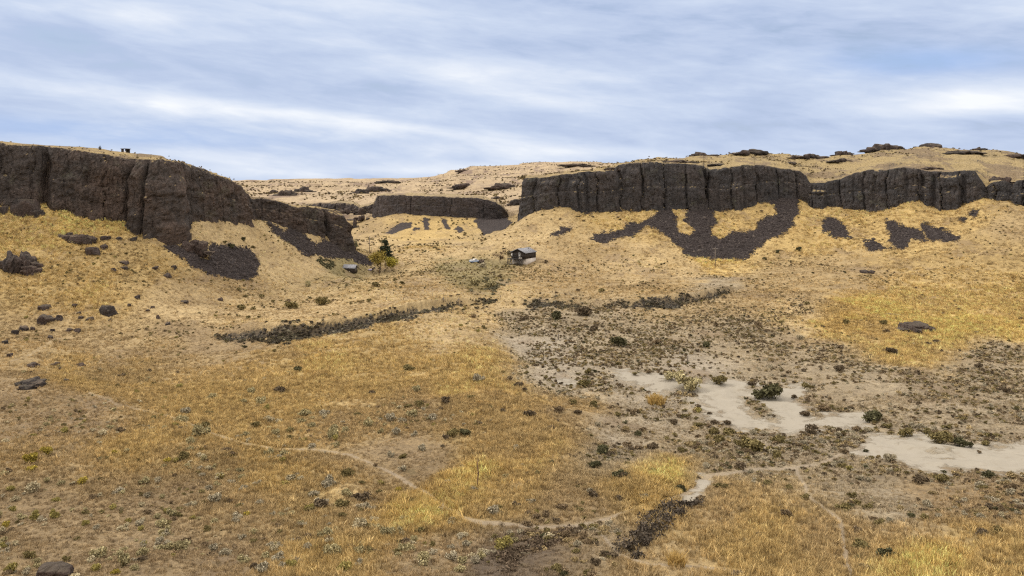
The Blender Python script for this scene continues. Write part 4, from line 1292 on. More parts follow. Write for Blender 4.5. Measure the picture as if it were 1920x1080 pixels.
T3 = """650,445,120k 870,415,140d 935,540,100d 1120,645,140k 1780,660,90k 220,150,60b 110,535,50o 30,450,70b 410,470,60d 855,525,50b 1200,560,50b 750,635,60b 1400,645,100b 890,865,70o 300,920,80b 370,965,80d 410,1000,60d 870,950,120o 1640,960,200s 1500,900,120s 1235,880,60o 1560,1010,35k 850,690,60b 885,745,50o
1340,870,60b 1440,880,50d 820,255,60b 990,260,60o 655,270,40b 1540,505,50b 1500,530,50b 1855,515,50b 580,45,45d 60,200,120s 150,215,110s 95,75,80g"""
T2 = """40,250,50o 290,340,50o 345,330,40o 400,330,60b 455,340,30o 425,370,120o 660,340,120o 870,355,40o 1010,335,60o 950,340,60t 80,295,60o 200,300,60o 55,380,100o 140,390,60o 100,455,50o 175,455,40o 550,215,60s 480,845,85k 1300,840,110o 125,1010,75s 345,1000,90d 1030,1025,60o 1765,1055,70o 1870,535,60o 1840,925,100g
1250,205,60o 1200,180,40o 1060,210,80o 70,675,50k 300,705,50o"""
# shrub rows on the left hillside edge and by the shed
T1 = """1830,835,60k 1740,885,70k 1690,855,50o 1900,890,50o 1470,840,50b"""
cand = []
for txt, x0, y0, sc_ in ((T5, 0, 680, 2.7), (T6, 560, 720, 3), (T7, 1080, 720, 3), (T8, 1440, 720, 3), (T4, 1320, 460, 3.177), (T3, 880, 480, 4), (T2, 440, 480, 4), (T1, 0, 240, 4)):
    for s in txt.split():
        c = CW[s[-1]]
        x, y, w = [float(v) for v in s[:-1].split(',')]
        px, py, w = x0 + x / sc_, y0 + y / sc_, w / sc_
        kind = 'rabb' if c in ('yellow', 'dull yellow') else ('sage' if c in ('grey-green', 'pale grey', 'silver-grey') else 'scrub')
        p = ground_at(px, py + w * .22)
        cand.append(dict(p=p, px=px, py=py, w=w, kind=kind, c=c, d=w * p.y / F))

# random fill: cell weights from area, vegetation zone and masks
dA = np.abs((ys[1:] - ys[:-1])[:, None] * (0.5 * (ys[1:] + ys[:-1]))[:, None] * (UU[1:] - UU[:-1])[None])


def cellv(a):
    return 0.25 * (a[:-1, :-1] + a[1:, :-1] + a[:-1, 1:] + a[1:, 1:])


cT = cellv(m_rock)
cS = cellv(m_sand)
cPa = cellv(m_path)
cSc = cellv(m_scarp)
cH = cellv(GHT)
cY = cellv(YY)
cPx = cellv(PXg)
cPy = cellv(PYg)
cBC = 0.25 * (BC[:-1, :-1] + BC[1:, :-1] + BC[:-1, 1:] + BC[1:, 1:])
clump = fbm(cellv(XX) / 14, cY / 14, oct=3, seed=61)
clump2 = fbm(cellv(XX) / 5, cY / 5, oct=2, seed=62)
free = (cT < .52) & (cS < .42) & (cPa < .24)


def sample(weight, n, seed):
    rg = np.random.default_rng(seed)
    w = (weight * dA).ravel()
    w = np.where(np.isfinite(w) & (w > 0), w, 0)
    cw = np.cumsum(w)
    idx = np.searchsorted(cw, rg.random(n) * cw[-1])
    i, j = np.unravel_index(idx, dA.shape)
    a, b_ = rg.random(n), rg.random(n)
    lo = lambda A: (A[i, j] * (1 - a) * (1 - b_) + A[i + 1, j] * a * (1 - b_) + A[i, j + 1] * (1 - a) * b_ + A[i + 1, j + 1] * a * b_)
    return np.stack([lo(XX), lo(YY), lo(ZZ)], 1), cBC[i, j], cH[i, j], lo(PXg), i, j, rg


scrubzone = np.clip(1 - np.maximum(cH - .3, 0) / .24, 0, 1) * np.clip(.55 + cH * 2, 0, 1)        # scrubby, thinly grassed ground
midright = sstep(cPx, 880, 1080) * sstep(cPy, 545, 575)
# dense low scrub on the right-hand flats
Pm, bc, hh, spx, si, sj, rg = sample(free * midright * (0.08 + scrubzone) * np.clip(.55 + clump * .6 + clump2 * .3, .03, 2) * (cY > 40) * (cY < 260), 16000, 71)
words = np.array(['dark brown', 'brown', 'olive', 'tan', 'silver-grey', 'dark green'])
pick = rg.choice(6, len(Pm), p=[.12, .24, .20, .23, .18, .03])
for k in range(len(Pm)):
    Y = Pm[k, 1]
    d = rg.uniform(.3, 1.0) * rg.uniform(.75, 1.25) * (1.0 if Y > 90 else .8)
    c = words[pick[k]]
    cand.append(dict(p=Vector(Pm[k]), px=spx[k], py=HZ - F * Pm[k, 2] / Y, w=d * F / Y, kind='sage' if c == 'silver-grey' else 'scrub', c=c, d=d))
# sparse brush on the left and in the foreground
Pm, bc, hh, spx, si, sj, rg = sample(free * (1 - midright) * (.25 + (cPy > 760) * .5) * np.clip(.3 + clump * .9, .02, 2) * (cY > 42) * (cY < 330), 5600, 72)
words2 = np.array(['grey-green', 'silver-grey', 'pale grey', 'brown', 'olive', 'dull yellow'])
pick = rg.choice(6, len(Pm), p=[.26, .16, .14, .18, .2, .06])
for k in range(len(Pm)):
    Y = Pm[k, 1]
    d = rg.uniform(.22, .85) * (1.0 if Y < 150 else 1.25)
    c = words2[pick[k]]
    if Y > 150 and c in ('pale grey', 'silver-grey', 'grey-green'):
        c = 'olive'
    cand.append(dict(p=Vector(Pm[k]), px=spx[k], py=HZ - F * Pm[k, 2] / Y, w=d * F / Y, kind='sage' if c in ('grey-green', 'pale grey', 'silver-grey') else ('rabb' if 'yellow' in c else 'scrub'), c=c, d=d))
# dots of brush on the far slopes and valley
Pm, bc, hh, spx, si, sj, rg = sample(free * (cY > 200) * (cY < 560) * np.clip(.5 + clump * .8, .05, 2) * (1 + 2.5 * np.exp(-((cPx - 860) / 190) ** 2 - ((cPy - 520) / 36) ** 2)), 9000, 73)
pick = rg.choice(4, len(Pm), p=[.35, .3, .2, .15])
w4 = np.array(['olive', 'brown', 'tan', 'dark green'])
for k in range(len(Pm)):
    Y = Pm[k, 1]
    d = rg.uniform(.4, 1.3) * (1 + (Y > 380) * .6)
    cand.append(dict(p=Vector(Pm[k]), px=spx[k], py=HZ - F * Pm[k, 2] / Y, w=d * F / Y, kind='scrub', c=w4[pick[k]], d=d))

rest = []
for kind in ('sage', 'rabb', 'scrub'):
    L = [c for c in cand if c['kind'] == kind]
    inside = lambda c: -10 < c['px'] < 1930 and c['py'] < 1085
    L.sort(key=lambda c: (not inside(c), -c['w']))
    own, more = L[:300], L[300:]
    own = [c for c in own if inside(c)] + []
    more = [c for c in L if c not in own] if len(own) < min(300, len(L)) else more
    nm, meshes = KIND[kind]
    for i, c in enumerate(own):
        o = link(nm, meshes[i % len(meshes)])
        s = c['d'] * 1.12
        o.scale = (s * RNG.uniform(.9, 1.15), s * RNG.uniform(.85, 1.1), s * RNG.uniform(.85, 1.2))
        o.rotation_euler = (0, 0, RNG.uniform(0, 6.28))
        o.location = c['p'] - Vector((0, 0, .03))
        v = RNG.uniform(.85, 1.15)
        o.color = tuple(x * v for x in CLR[c['c']]) + (1,)
        THINGS.append(dict(o=o, px=c['px'], py=c['py'], w=c['w'], kind=nm, colour=c['c'], cat='shrub'))
    rest += more


# ------------------------------------------------------------------ stuff: instanced on points
def instancer(name, pts, rot, scl, idx, colr, sources):
    lib = bpy.data.collections.new(name + '_kit')
    for i, me in enumerate(sources):
        lib.objects.link(bpy.data.objects.new('%s_%02d' % (me.name, i), me))
    me = bpy.data.meshes.new(name)
    me.vertices.add(len(pts))
    me.vertices.foreach_set('co', np.ascontiguousarray(pts, dtype=np.float32).ravel())
    add_attr(me, 'rot', rot, 'FLOAT_VECTOR')
    add_attr(me, 'scl', scl, 'FLOAT_VECTOR')
    a = me.attributes.new('pick', 'INT', 'POINT')
    a.data.foreach_set('value', np.ascontiguousarray(idx, dtype=np.int32))
    add_attr(me, 'color', np.concatenate([colr, np.ones((len(pts), 1))], 1), 'FLOAT_COLOR')
    o = link(name, me)
    ng = bpy.data.node_groups.new(name, 'GeometryNodeTree')
    ng.interface.new_socket('Geometry', in_out='INPUT', socket_type='NodeSocketGeometry')
    ng.interface.new_socket('Geometry', in_out='OUTPUT', socket_type='NodeSocketGeometry')
    N = ng.nodes
    gi, go = N.new('NodeGroupInput'), N.new('NodeGroupOutput')
    ci_ = N.new('GeometryNodeCollectionInfo')
    ci_.inputs['Collection'].default_value = lib
    ci_.inputs['Separate Children'].default_value = True
    ci_.inputs['Reset Children'].default_value = True
    ip = N.new('GeometryNodeInstanceOnPoints')
    ip.inputs['Pick Instance'].default_value = True

    def na(nm, typ):
        nd = N.new('GeometryNodeInputNamedAttribute')
        nd.data_type = typ
        nd.inputs[0].default_value = nm
        return nd.outputs[0]
    ng.links.new(gi.outputs[0], ip.inputs['Points'])
    ng.links.new(ci_.outputs[0], ip.inputs['Instance'])
    ng.links.new(na('pick', 'INT'), ip.inputs['Instance Index'])
    ng.links.new(na('rot', 'FLOAT_VECTOR'), ip.inputs['Rotation'])
    ng.links.new(na('scl', 'FLOAT_VECTOR'), ip.inputs['Scale'])
    ng.links.new(ip.outputs[0], go.inputs[0])
    md = o.modifiers.new('scatter', 'NODES')
    md.node_group = ng
    return o


def far_brush(V, n, lo, hi, seed):
    rg = np.random.default_rng(seed)
    V = V.reshape(-1, 3)
    i = rg.integers(0, len(V), n * 4)
    k = fbm(V[i, 0] / 30, V[i, 1] / 45, oct=3, seed=seed) > rg.uniform(-.5, .6, len(i))
    for v in V[i[k]][:n]:
        d = rg.uniform(lo, hi)
        rest.append(dict(p=Vector(v + rg.normal(size=3) * np.array([1.5, 1.5, 0])), d=d, c=('dark brown', 'brown', 'olive', 'tan')[rg.integers(0, 4)]))


far_brush(CR['plateau'][14:44], 3200, .5, 1.6, 201)
far_brush(CL['plateau'][4:34], 260, .4, 1.0, 202)
hv = np.stack([hX, hY, hZ], -1)[10:150, 20:]
far_brush(hv[:, 5:350], 5200, 1.2, 3.6, 203)

n = len(rest)
pts = np.array([c['p'][:] for c in rest]) - np.array([0, 0, .03])
d = np.array([c['d'] for c in rest])[:, None] * 1.1
colr = np.array([CLR[c['c']] for c in rest]) * RNG.uniform(.8, 1.25, (n, 1))
rot = np.stack([np.zeros(n), np.zeros(n), RNG.uniform(0, 6.28, n)], 1)
o = instancer('brush', pts, rot, d * np.stack([RNG.uniform(.8, 1.3, n), RNG.uniform(.8, 1.2, n), RNG.uniform(.75, 1.1, n)], 1), RNG.integers(0, 5, n), colr, SMALL)
tag(o, 'low brown and olive brush spread over the flats and far slopes', 'brush', kind='stuff')


def tuft_mesh(seed, blades, h, spread, wid):
    rg = np.random.default_rng(seed)
    V = []
    for i in range(blades):
        a, r = rg.uniform(0, 6.28), spread * math.sqrt(rg.random())
        p0 = np.array([r * math.cos(a), r * math.sin(a), 0])
        b = rg.uniform(0, 6.28)
        ln = rg.uniform(.15, .75)
        hh = h * rg.uniform(.55, 1.1)
        p1 = p0 + np.array([math.cos(b) * ln * .25, math.sin(b) * ln * .25, hh * .6])
        p2 = p0 + np.array([math.cos(b) * ln * .6, math.sin(b) * ln * .6, hh])
        c = rg.uniform(0, 6.28)
        w = np.array([math.cos(c), math.sin(c), 0]) * wid
        V.append([p0 - w, p0 + w, p1 + w * .8, p1 - w * .8, p2 + w * .25, p2 - w * .25])
    V = np.array(V)
    nb = len(V)
    bidx = np.arange(nb)[:, None] * 6
    F1 = np.concatenate([bidx + np.array([[0, 1, 2, 3]]), bidx + np.array([[3, 2, 4, 5]])])
    return mesh_from('grass_tuft', V.reshape(-1, 3), F1, M_grass)


TUFT = [tuft_mesh(80 + i, 26, 1.0, .45, .022) for i in range(6)]
# near grass
gw = free * (cSc < .5) * (.12 + cH) * np.clip(.75 + clump2 * .45 + clump * .3, .1, 2)


def grass(name, weight, n, seed, hs, ws, lab):
    Pm, bc, hh, spx, si, sj, rg = sample(weight, n, seed)
    hgt = (0.10 + 0.34 * hh) * rg.uniform(.6, 1.3, n) * hs
    wd = (0.16 + .22 * hh) * rg.uniform(.7, 1.35, n) * ws
    cc_ = bc * rg.uniform(.65, 1.5, (n, 1)) * np.array([1.48, 1.47, 1.45])
    mb = sstep(fbm(Pm[:, 0] / 22, Pm[:, 1] / 34, oct=4, seed=66, gain=.6), .05, .6)[:, None] * .42
    cc_ = cc_ * (1 - mb) + np.array([.25, .185, .115]) * rg.uniform(.6, 1.4, (n, 1)) * mb
    hgt = hgt * (1 - .5 * mb[:, 0])
    big_ = rg.random(n) < .07
    hgt[big_] *= 1.5
    wd[big_] *= 1.9
    gr_ = rg.random(n) < .2
    cc_[gr_] *= np.array([.48, .46, .46])
    o = instancer(name, Pm - np.array([0, 0, .02]), np.stack([rg.uniform(-.25, .25, n), rg.uniform(-.25, .25, n), rg.uniform(0, 6.28, n)], 1), np.stack([wd * 1.3, wd * 1.3, hgt], 1), rg.integers(0, 6, n), np.clip(cc_, .01, .7), TUFT)
    tag(o, lab, 'grass', kind='stuff')


inx = (cPx > -160) & (cPx < 2080)
grass('grass', gw * inx * (cY > 40) * (cY < 125) / np.maximum(cY, 40) ** 0.8, 130000, 81, 1.0, 1.0, 'dry golden grass of the near slope')
grass('grass', gw * inx * (cY >= 120) * (cY < 260) / np.maximum(cY, 40), 90000, 82, 1.25, 1.5, 'dry golden grass of the middle flats')
grass('grass', gw * inx * (cY >= 250) * (cY < 430) / np.maximum(cY, 40), 42000, 83, 1.5, 2.6, 'pale dry grass of the valley and far slopes')

# rubble on the scree and along the scarp
STN = []
for i in range(5):
    p, f = rock_shape(900 + i, 3, 8, .1)
    v2, f2 = ico(1)
    rg = np.random.default_rng(i)
    v2 = v2 * rg.uniform(.65, 1.15, (len(v2), 1))
    STN.append(mesh_from('stone', v2, f2, M_shrub))
Pm, bc, hh, spx, si, sj, rg = sample(np.clip((cT - .22) * 3.2, 0, 1) ** 2 * (cY < 430), 32000, 91)
n = len(Pm)
s = rg.uniform(.12, .5, (n, 1)) ** 1.5 * 1.1
s[:500] *= rg.uniform(1.8, 3.2, (500, 1))
base_c = np.array([(0.050, 0.041, 0.039), (0.040, 0.033, 0.032), (0.060, 0.049, 0.045), (0.11, 0.09, 0.078)])
o = instancer('rubble', Pm, rg.uniform(0, 6.28, (n, 3)), s * rg.uniform(.7, 1.3, (n, 3)), rg.integers(0, 5, n), base_c[rg.choice(4, n, p=[.45, .3, .2, .05])], STN)
tag(o, 'dark broken basalt rubble lying on the scree slopes', 'rubble', kind='stuff')
Pm, bc, hh, spx, si, sj, rg = sample(np.clip(cSc - .3, 0, .5) * np.clip(.6 + clump2, .1, 2), 1500, 93)
n = len(Pm)
o = instancer('brush', Pm - np.array([0, 0, .05]), np.stack([np.zeros(n), np.zeros(n), rg.uniform(0, 6.28, n)], 1), rg.uniform(.5, 1.5, (n, 1)) * np.stack([np.ones(n), np.ones(n), rg.uniform(.6, 1.1, n)], 1), rg.integers(0, 5, n),
              np.array([(0.085, 0.07, 0.05), (0.13, 0.105, 0.07), (0.15, 0.135, 0.085), (0.24, 0.20, 0.13)])[rg.choice(4, n, p=[.4, .3, .2, .1])], SMALL)
tag(o, 'dark tangled brush along the eroded terrace edge', 'brush', kind='stuff')
Pm, bc, hh, spx, si, sj, rg = sample((cSc > .6) * 1.0, 1500, 92)
n = len(Pm)
o = instancer('rubble', Pm, rg.uniform(0, 6.28, (n, 3)), rg.uniform(.10, .42, (n, 1)) * rg.uniform(.7, 1.3, (n, 3)), rg.integers(0, 5, n), np.array([(0.055, 0.047, 0.040), (0.085, 0.075, 0.055), (0.20, 0.175, 0.125), (0.04, 0.036, 0.032)])[rg.choice(4, n, p=[.4, .3, .1, .2])], STN)
tag(o, 'dark stones along the eroded terrace edge', 'rubble', kind='stuff')
# ==PART3==
# ------------------------------------------------------------------ materials for the small things
def plain(name, c, var=0.25, scale=3.0, rough=0.85, stretch=(1, 1, 1), metal=0.0, spec=.2):
    m, t, b = new_mat(name)
    tcn = t.node('ShaderNodeTexCoord').outputs['Object']
    n_ = t.noise(t.mapping(tcn, stretch), scale, 5, 0.65)
    col = t.mix(1.0, c, t.ramp(n_, [(0.3, 1 - var), (0.7, 1 + var)]), 'MULTIPLY')
    t.l.new(col, b.inputs['Base Color'])
    b.inputs['Roughness'].default_value = rough
    b.inputs['Metallic'].default_value = metal
    b.inputs['Specular IOR Level'].default_value = spec
    return m


M_wood = plain('weathered_brown_boards', (0.042, 0.033, 0.028), .45, 2.0, stretch=(4, 4, .4))
M_deckwood = plain('dark_deck_boards', (0.05, 0.045, 0.042), .4, 2.0, stretch=(4, 4, .4))
M_greywood = plain('grey_boards', (0.11, 0.095, 0.085), .4, 2.0, stretch=(4, 4, .4))
M_post = plain('old_post_wood', (0.17, 0.14, 0.115), .35, 3.0, stretch=(2, 2, .3))
M_white = plain('worn_white_paint', (0.68, 0.66, 0.64), .12, 1.2)
M_cream = plain('pale_render', (0.52, 0.46, 0.40), .22, .8)
M_roof = plain('grey_sheet_roof', (0.24, 0.24, 0.26), .25, 1.0, .6, stretch=(3, .4, 1), spec=.3)
M_glass = plain('dark_pane', (0.03, 0.035, 0.04), .2, 2, .15, spec=.5)
M_blue = plain('faded_blue_paint', (0.30, 0.37, 0.50), .15, 2.0, .4, spec=.4)
M_tyre = plain('tyre', (0.025, 0.025, 0.025), .2, 4)
M_bark = plain('bark', (0.085, 0.062, 0.048), .4, 4.0, stretch=(2, 2, .4))
M_tarp = plain('lilac_tarp', (0.36, 0.31, 0.42), .3, 2.0)
M_pale = plain('pale_stone', (0.55, 0.51, 0.45), .2, 3.0)

# ------------------------------------------------------------------ cabin
p = ground_at(972, 496)
house = empty('cabin', p - Vector((0, 0, .15)), R(-33), 'two-storey dark brown wooden cabin with grey sheet roof in the middle of the valley', 'cabin')
w2, dp, h1, h2, h3 = 3.5, 8.0, 2.65, 5.05, 6.55
m = MB()
m.box(-w2 + .05, w2 - .05, .6, dp - .05, -1.2, h1)
tag(m.build('lower_wall', M_cream, house), 'pale rendered lower wall')
m = MB()
m.prism([(-w2, h1), (w2, h1), (w2, h2), (0, h3), (-w2, h2)], 'y', 0, dp)
uw = m.build('upper_wall', M_wood, house)
m = MB()
for k in range(17):
    yb = .25 + k * .46
    m.box(w2, w2 + .035, yb, yb + .05, h1 + .02, h2 - .12)
for k in range(15):
    xb = -w2 + .2 + k * .48
    m.box(xb, xb + .05, -.035, 0, h1 + .02, h2 - .05)
m.build('batten', M_greywood, uw)
m = MB()
ov, th = .45, .12
sl_ = (h3 - h2) / w2
for s in (-1, 1):
    a = [(0, h3 + .02), (s * (w2 + ov), h2 - ov * sl_ + .02), (s * (w2 + ov), h2 - ov * sl_ + .02 + th), (0, h3 + .02 + th)]
    m.prism(a if s > 0 else a[::-1], 'y', -.75, dp + .4)
roof = m.build('roof', M_roof, house)
m = MB()
for k in range(18):
    yb = -.7 + k * .52
    for s in (-1, 1):
        m.prism([(s * .05, h3 + th + .02), (s * (w2 + ov), h2 - ov * sl_ + th + .02), (s * (w2 + ov), h2 - ov * sl_ + th + .07), (s * .05, h3 + th + .07)], 'y', yb, yb + .05)
m.build('roof_seam', M_roof, roof)
m = MB()
m.tube([(1.3, 5.6, h3 - .6), (1.3, 5.6, h3 + .55)], .13, 8)
m.build('stove_pipe', M_greywood, roof)


def framed(name, x0, x1, z0, z1, y, parent, fm, bars=1):
    m = MB()
    t_ = .10
    m.box(x0, x1, y - .07, y - .002, z0, z0 + t_)
    m.box(x0, x1, y - .07, y - .002, z1 - t_, z1)
    m.box(x0, x0 + t_, y - .07, y - .002, z0 + t_, z1 - t_)
    m.box(x1 - t_, x1, y - .07, y - .002, z0 + t_, z1 - t_)
    for k in range(bars):
        zc = z0 + (z1 - z0) * (k + 1) / (bars + 1)
        m.box(x0 + t_, x1 - t_, y - .06, y - .004, zc - .03, zc + .03)
    o = m.build(name, fm, parent)
    m = MB()
    m.box(x0 + t_, x1 - t_, y - .03, y - .006, z0 + t_, z1 - t_)
    m.build('pane', M_glass, o)
    return o


m = MB()
m.box(.15, .95, -.07, -.003, 3.25, 5.0)
door = m.build('door', M_white, house)
m = MB()
m.box(.28, .82, -.09, -.072, 4.25, 4.85)
m.build('pane', M_glass, door)
m = MB()
m.tube([(.85, -.16, 4.05), (.85, -.07, 4.05)], .035, 6)
m.build('handle', M_greywood, door)
m = MB()
m.box(-w2 - .005, -w2 + .62, -.07, -.003, 3.4, 4.75)
sh = m.build('shutter', M_white, house)
framed('window', -2.35, -1.35, 3.75, 4.65, 0, house, M_greywood)
# deck in front
m = MB()
m.box(-w2 - .5, w2 - .3, -2.3, -.05, h1 - .22, h1 - .04)
dk = m.build('deck', M_deckwood, house)
for k, x in enumerate((-3.9, -2.4, -.9, .6, 1.9, 3.05)):
    m = MB()
    m.box(x, x + .16, -2.25, -2.09, -1.2, h1 - .22)
    m.build('deck_post', M_deckwood, dk)
m = MB()
for k in range(23):
    x = -3.95 + k * .32
    m.box(x, x + .05, -2.27, -2.22, h1 - .04, h1 + .82)
m.box(-4.0, 3.2, -2.30, -2.19, h1 + .82, h1 + .92)
m.build('railing', M_deckwood, dk)
m = MB()
for k in range(14):
    x = -3.9 + k * .5
    m.prism([(x, -.6), (x + .10, -.6), (x + .9, h1 - .3), (x + .8, h1 - .3)], 'y', -2.06, -2.02)
    m.prism([(x + .8, -.6), (x + .9, -.6), (x + .1, h1 - .3), (x, h1 - .3)], 'y', -2.01, -1.97)
m.build('lattice', M_deckwood, dk)
m = MB()
m.box(1.2, 2.6, -1.6, -1.3, h1 - .04, h1 + .55)
tag(m.build('bench', M_cream, dk), 'pale bench on the deck')

# ------------------------------------------------------------------ shed
p = ground_at(654, 509)
k = p.y / F
shed = empty('shed', p, R(-14), 'low dark wooden shed with grey gable roof at the foot of the left hill', 'shed')
sw_, sd_, s1, s2 = 2.35, 2.6, 1.45, 2.45
m = MB()
m.prism([(0, -.6), (sd_, -.6), (sd_, s1), (sd_ / 2, s2), (0, s1)], 'x', -sw_, sw_)
wl = m.build('wall', M_wood, shed)
m = MB()
for kk in range(12):
    m.box(-sw_ + .15 + kk * .4, -sw_ + .2 + kk * .4, -.03, 0, -.3, s1 - .05)
m.build('batten', M_greywood, wl)
m = MB()
for s in (-1, 1):
    y0, y1 = sd_ / 2, sd_ / 2 + s * (sd_ / 2 + .35)
    zz = s1 - .35 * (s2 - s1) / (sd_ / 2)
    a = [(y0, s2 + .02), (y1, zz + .02), (y1, zz + .1), (y0, s2 + .1)]
    m.prism(a if s > 0 else a[::-1], 'x', -sw_ - .3, sw_ + .35)
m.build('roof', M_roof, shed)
m = MB()
m.box(sw_, sw_ + .05, .7, 1.7, -.2, 1.5)
m.build('door', M_greywood, shed)

# ------------------------------------------------------------------ lookout hut on the left rim
p = plateau_at(CL, 229, 22)
hut = empty('hut', p - Vector((0, 0, .1)), R(-12), 'tiny grey flat-roofed hut on the left clifftop skyline', 'hut')
k = p.y / F
hw_, hh_ = 5.2 * k, 8.6 * k
m = MB()
m.box(-hw_ * 1.15, hw_ * 1.15, -.2, 2.3, hh_ - .28, hh_ - .1)
m.build('roof', M_greywood, hut)
for x in (-hw_, hw_ - .12):
    for y in (0, 1.9):
        m = MB()
        m.box(x, x + .12, y, y + .12, -.4, hh_ - .28)
        m.build('post', M_greywood, hut)
m = MB()
m.box(-hw_ + .12, hw_ - .12, 1.92, 2.0, -.3, hh_ - .28)
m.box(-hw_ + .12, hw_ * .05, .03, .09, -.3, hh_ - .28)
m.build('wall', M_wood, hut)
m = MB()
m.box(hw_ * .05, hw_ - .12, .02, .10, -.3, hh_ * .40)
tag(m.build('panel', M_white, hut), 'pale low panel')

# ------------------------------------------------------------------ pickup
p = ground_at(891, 493)
car = empty('parked_pickup', p, R(28), 'small pale blue and white pickup parked in brush left of the cabin', 'pickup')
m = MB()
m.prism([(-2.4, .45), (2.35, .45), (2.4, .95), (1.1, 1.02), (.85, 1.05), (-2.4, 1.05)], 'y', -.85, .85)
body = m.build('body', M_blue, car)
m = MB()
m.prism([(-.75, 1.05), (.95, 1.05), (.45, 1.68), (-.65, 1.7)], 'y', -.78, .78)
cab = m.build('cab', M_white, car)
m = MB()
m.quad((.93, -.68, 1.12), (.93, .68, 1.12), (.52, .64, 1.62), (.52, -.64, 1.62))
m.build('windscreen', M_glass, cab)
for s in (-1, 1):
    m = MB()
    m.box(-.55, .35, s * .79 - .01, s * .79 + .01, 1.15, 1.58)
    m.build('side_window', M_glass, cab)
m = MB()
m.box(-2.3, -.8, -.8, .8, 1.05, 1.35)
m.build('cargo_bed', M_white, car)
for x in (-1.5, 1.55):
    for s in (-1, 1):
        m = MB()
        m.tube([(x, s * .62, .36), (x, s * .88, .36)], .36, 14)
        wh = m.build('wheel', M_tyre, car)
        m = MB()
        m.tube([(x, s * .86, .36), (x, s * .90, .36)], .18, 10)
        m.build('rim', M_roof, wh)
for s in (-1, 1):
    m = MB()
    m.tube([(2.36, s * .62, .74), (2.42, s * .62, .74)], .11, 10)
    m.build('headlight', M_white, car)
m = MB()
m.box(2.36, 2.46, -.88, .88, .42, .55)
m.build('bumper', M_roof, car)

# ------------------------------------------------------------------ poles, posts, log
def utility_pole(px, py, h, arm, label, lean=0.0):
    p = ground_at(px, py)
    o = empty('utility_pole', p - Vector((0, 0, .3)), R(8), label, 'pole', 'old wooden utility poles in the valley')
    m = MB()
    m.tube([(0, 0, 0), (lean * .5, 0, h * .5), (lean, 0, h)], [.17, .15, .12], 8)
    m.build('pole', M_post, o)
    if arm:
        m = MB()
        m.box(lean - 1.1, lean + 1.1, -.2, -.1, h - .75, h - .6)
        a = m.build('crossarm', M_post, o)
        for x in (-1.0, -.5, .5, 1.0):
            m = MB()
            m.tube([(lean + x, -.15, h - .6), (lean + x, -.15, h - .42)], .06, 6)
            m.build('insulator', M_white, a)


utility_pole(692.5, 477, 8.6, False, 'tall thin wooden pole on the pale flat behind the yellow tree')
utility_pole(695.5, 480.5, 4.4, False, 'short wooden pole right beside the taller one behind the yellow tree', .1)
utility_pole(673, 505, 3.7, False, 'short lone pole just right of the dark shed')
utility_pole(1341, 503, 8.7, True, 'utility pole with crossarm in front of the big dark scree')

POSTS = [(1047, 637, 9.5, 'dark wooden post on pale sandy scrub left of the dark green bushes', 0), (1274, 664, 6.5, 'shorter dark post on the sandy patch above the pale flats', .1), (1289.5, 680, 10.5, 'taller thin post on the sandy patch above the pale flats', 0),
         (1066, 555, 5.5, 'tilted dark post on the dry flat behind the terrace edge', .3), (756, 563, 5.5, 'leaning dark fence post left of the two braces on the terrace', .3), (725, 562, 4.5, 'thin fence post farthest left on the pale terrace', 0), (811, 555, 4.0, 'thin fence post farther back behind the braces', .1),
         (938, 559, 4.5, 'thin post on the dry flat right of the terrace braces', 0)]
for px, py, h, lab, ln in POSTS:
    p = ground_at(px, py)
    k = p.y / F
    m = MB()
    hh = h * k + .25
    r = .09 if h < 7 else .12
    m.tube([(0, 0, -.3), (ln * .4, 0, hh * .5), (ln, 0, hh)], [r, r * .95, r * .85], 7)
    o = m.build('fence_post', M_post)
    o.location = p
    tag(o, lab, 'post', 'weathered fence posts')
for px, py, w, h, lab in [(859.5, 569, 14, 9.5, 'open wooden fence brace with leaning struts at the terrace edge'), (831, 565, 9, 8, 'small dark leaning fence brace left of the open one on the terrace')]:
    p = ground_at(px, py)
    k = p.y / F
    o = empty('fence_brace', p, R(6), lab, 'fence brace', 'wooden fence braces on the terrace')
    a, hh = w * k / 2, h * k
    for nm, A_, B_, r in (('post', (0, 0, -.3), (0.05, 0, hh), .09), ('strut', (-a, .2, -.2), (.02, 0, hh * .92), .06), ('strut', (a, -.2, -.2), (.06, 0, hh * .92), .06), ('rail', (-a * .6, .12, hh * .3), (a * .6, -.12, hh * .32), .05)):
        m = MB()
        m.tube([A_, B_], r, 6)
        m.build(nm, M_post, o)
p = ground_at(1674, 592)
k = p.y / F
m = MB()
L = 16.5 * k
m.tube([(-L, 0, .32), (-L * .3, .1, .30), (L * .4, 0, .25), (L, -.1, .2)], [.30, .33, .28, .2], 9)
o = m.build('fallen_log', plain('log_wood', (0.13, 0.085, 0.06), .35, 2.0, stretch=(.3, 2, 2)))
o.location = p
tag(o, 'long brown log lying in the bright gold meadow', 'log')

for nm, px, py, w, h, mat, lab, cat in [('pale_rock', 657, 510, 7, 5.5, M_pale, 'rounded whitish rock in front of the dark shed', 'rock'), ('tarp_heap', 694, 507, 10, 4, M_tarp, 'low lilac heap on the ground between shed and yellow tree', 'heap'),
                                        ('pale_rock', 957, 496, 5, 2.6, M_pale, 'small white rock below the left front of the cabin', 'rock')]:
    p = ground_at(px, py)
    k = p.y / F
    v, f = rock_shape(700 + px, 3, 16, .05)
    o = link(nm, mesh_from(nm, v, f, mat, True))
    o.scale = (w * k * .55, w * k * .45, h * k * .65)
    o.location = p + Vector((0, 0, h * k * .25))
    tag(o, lab, cat)

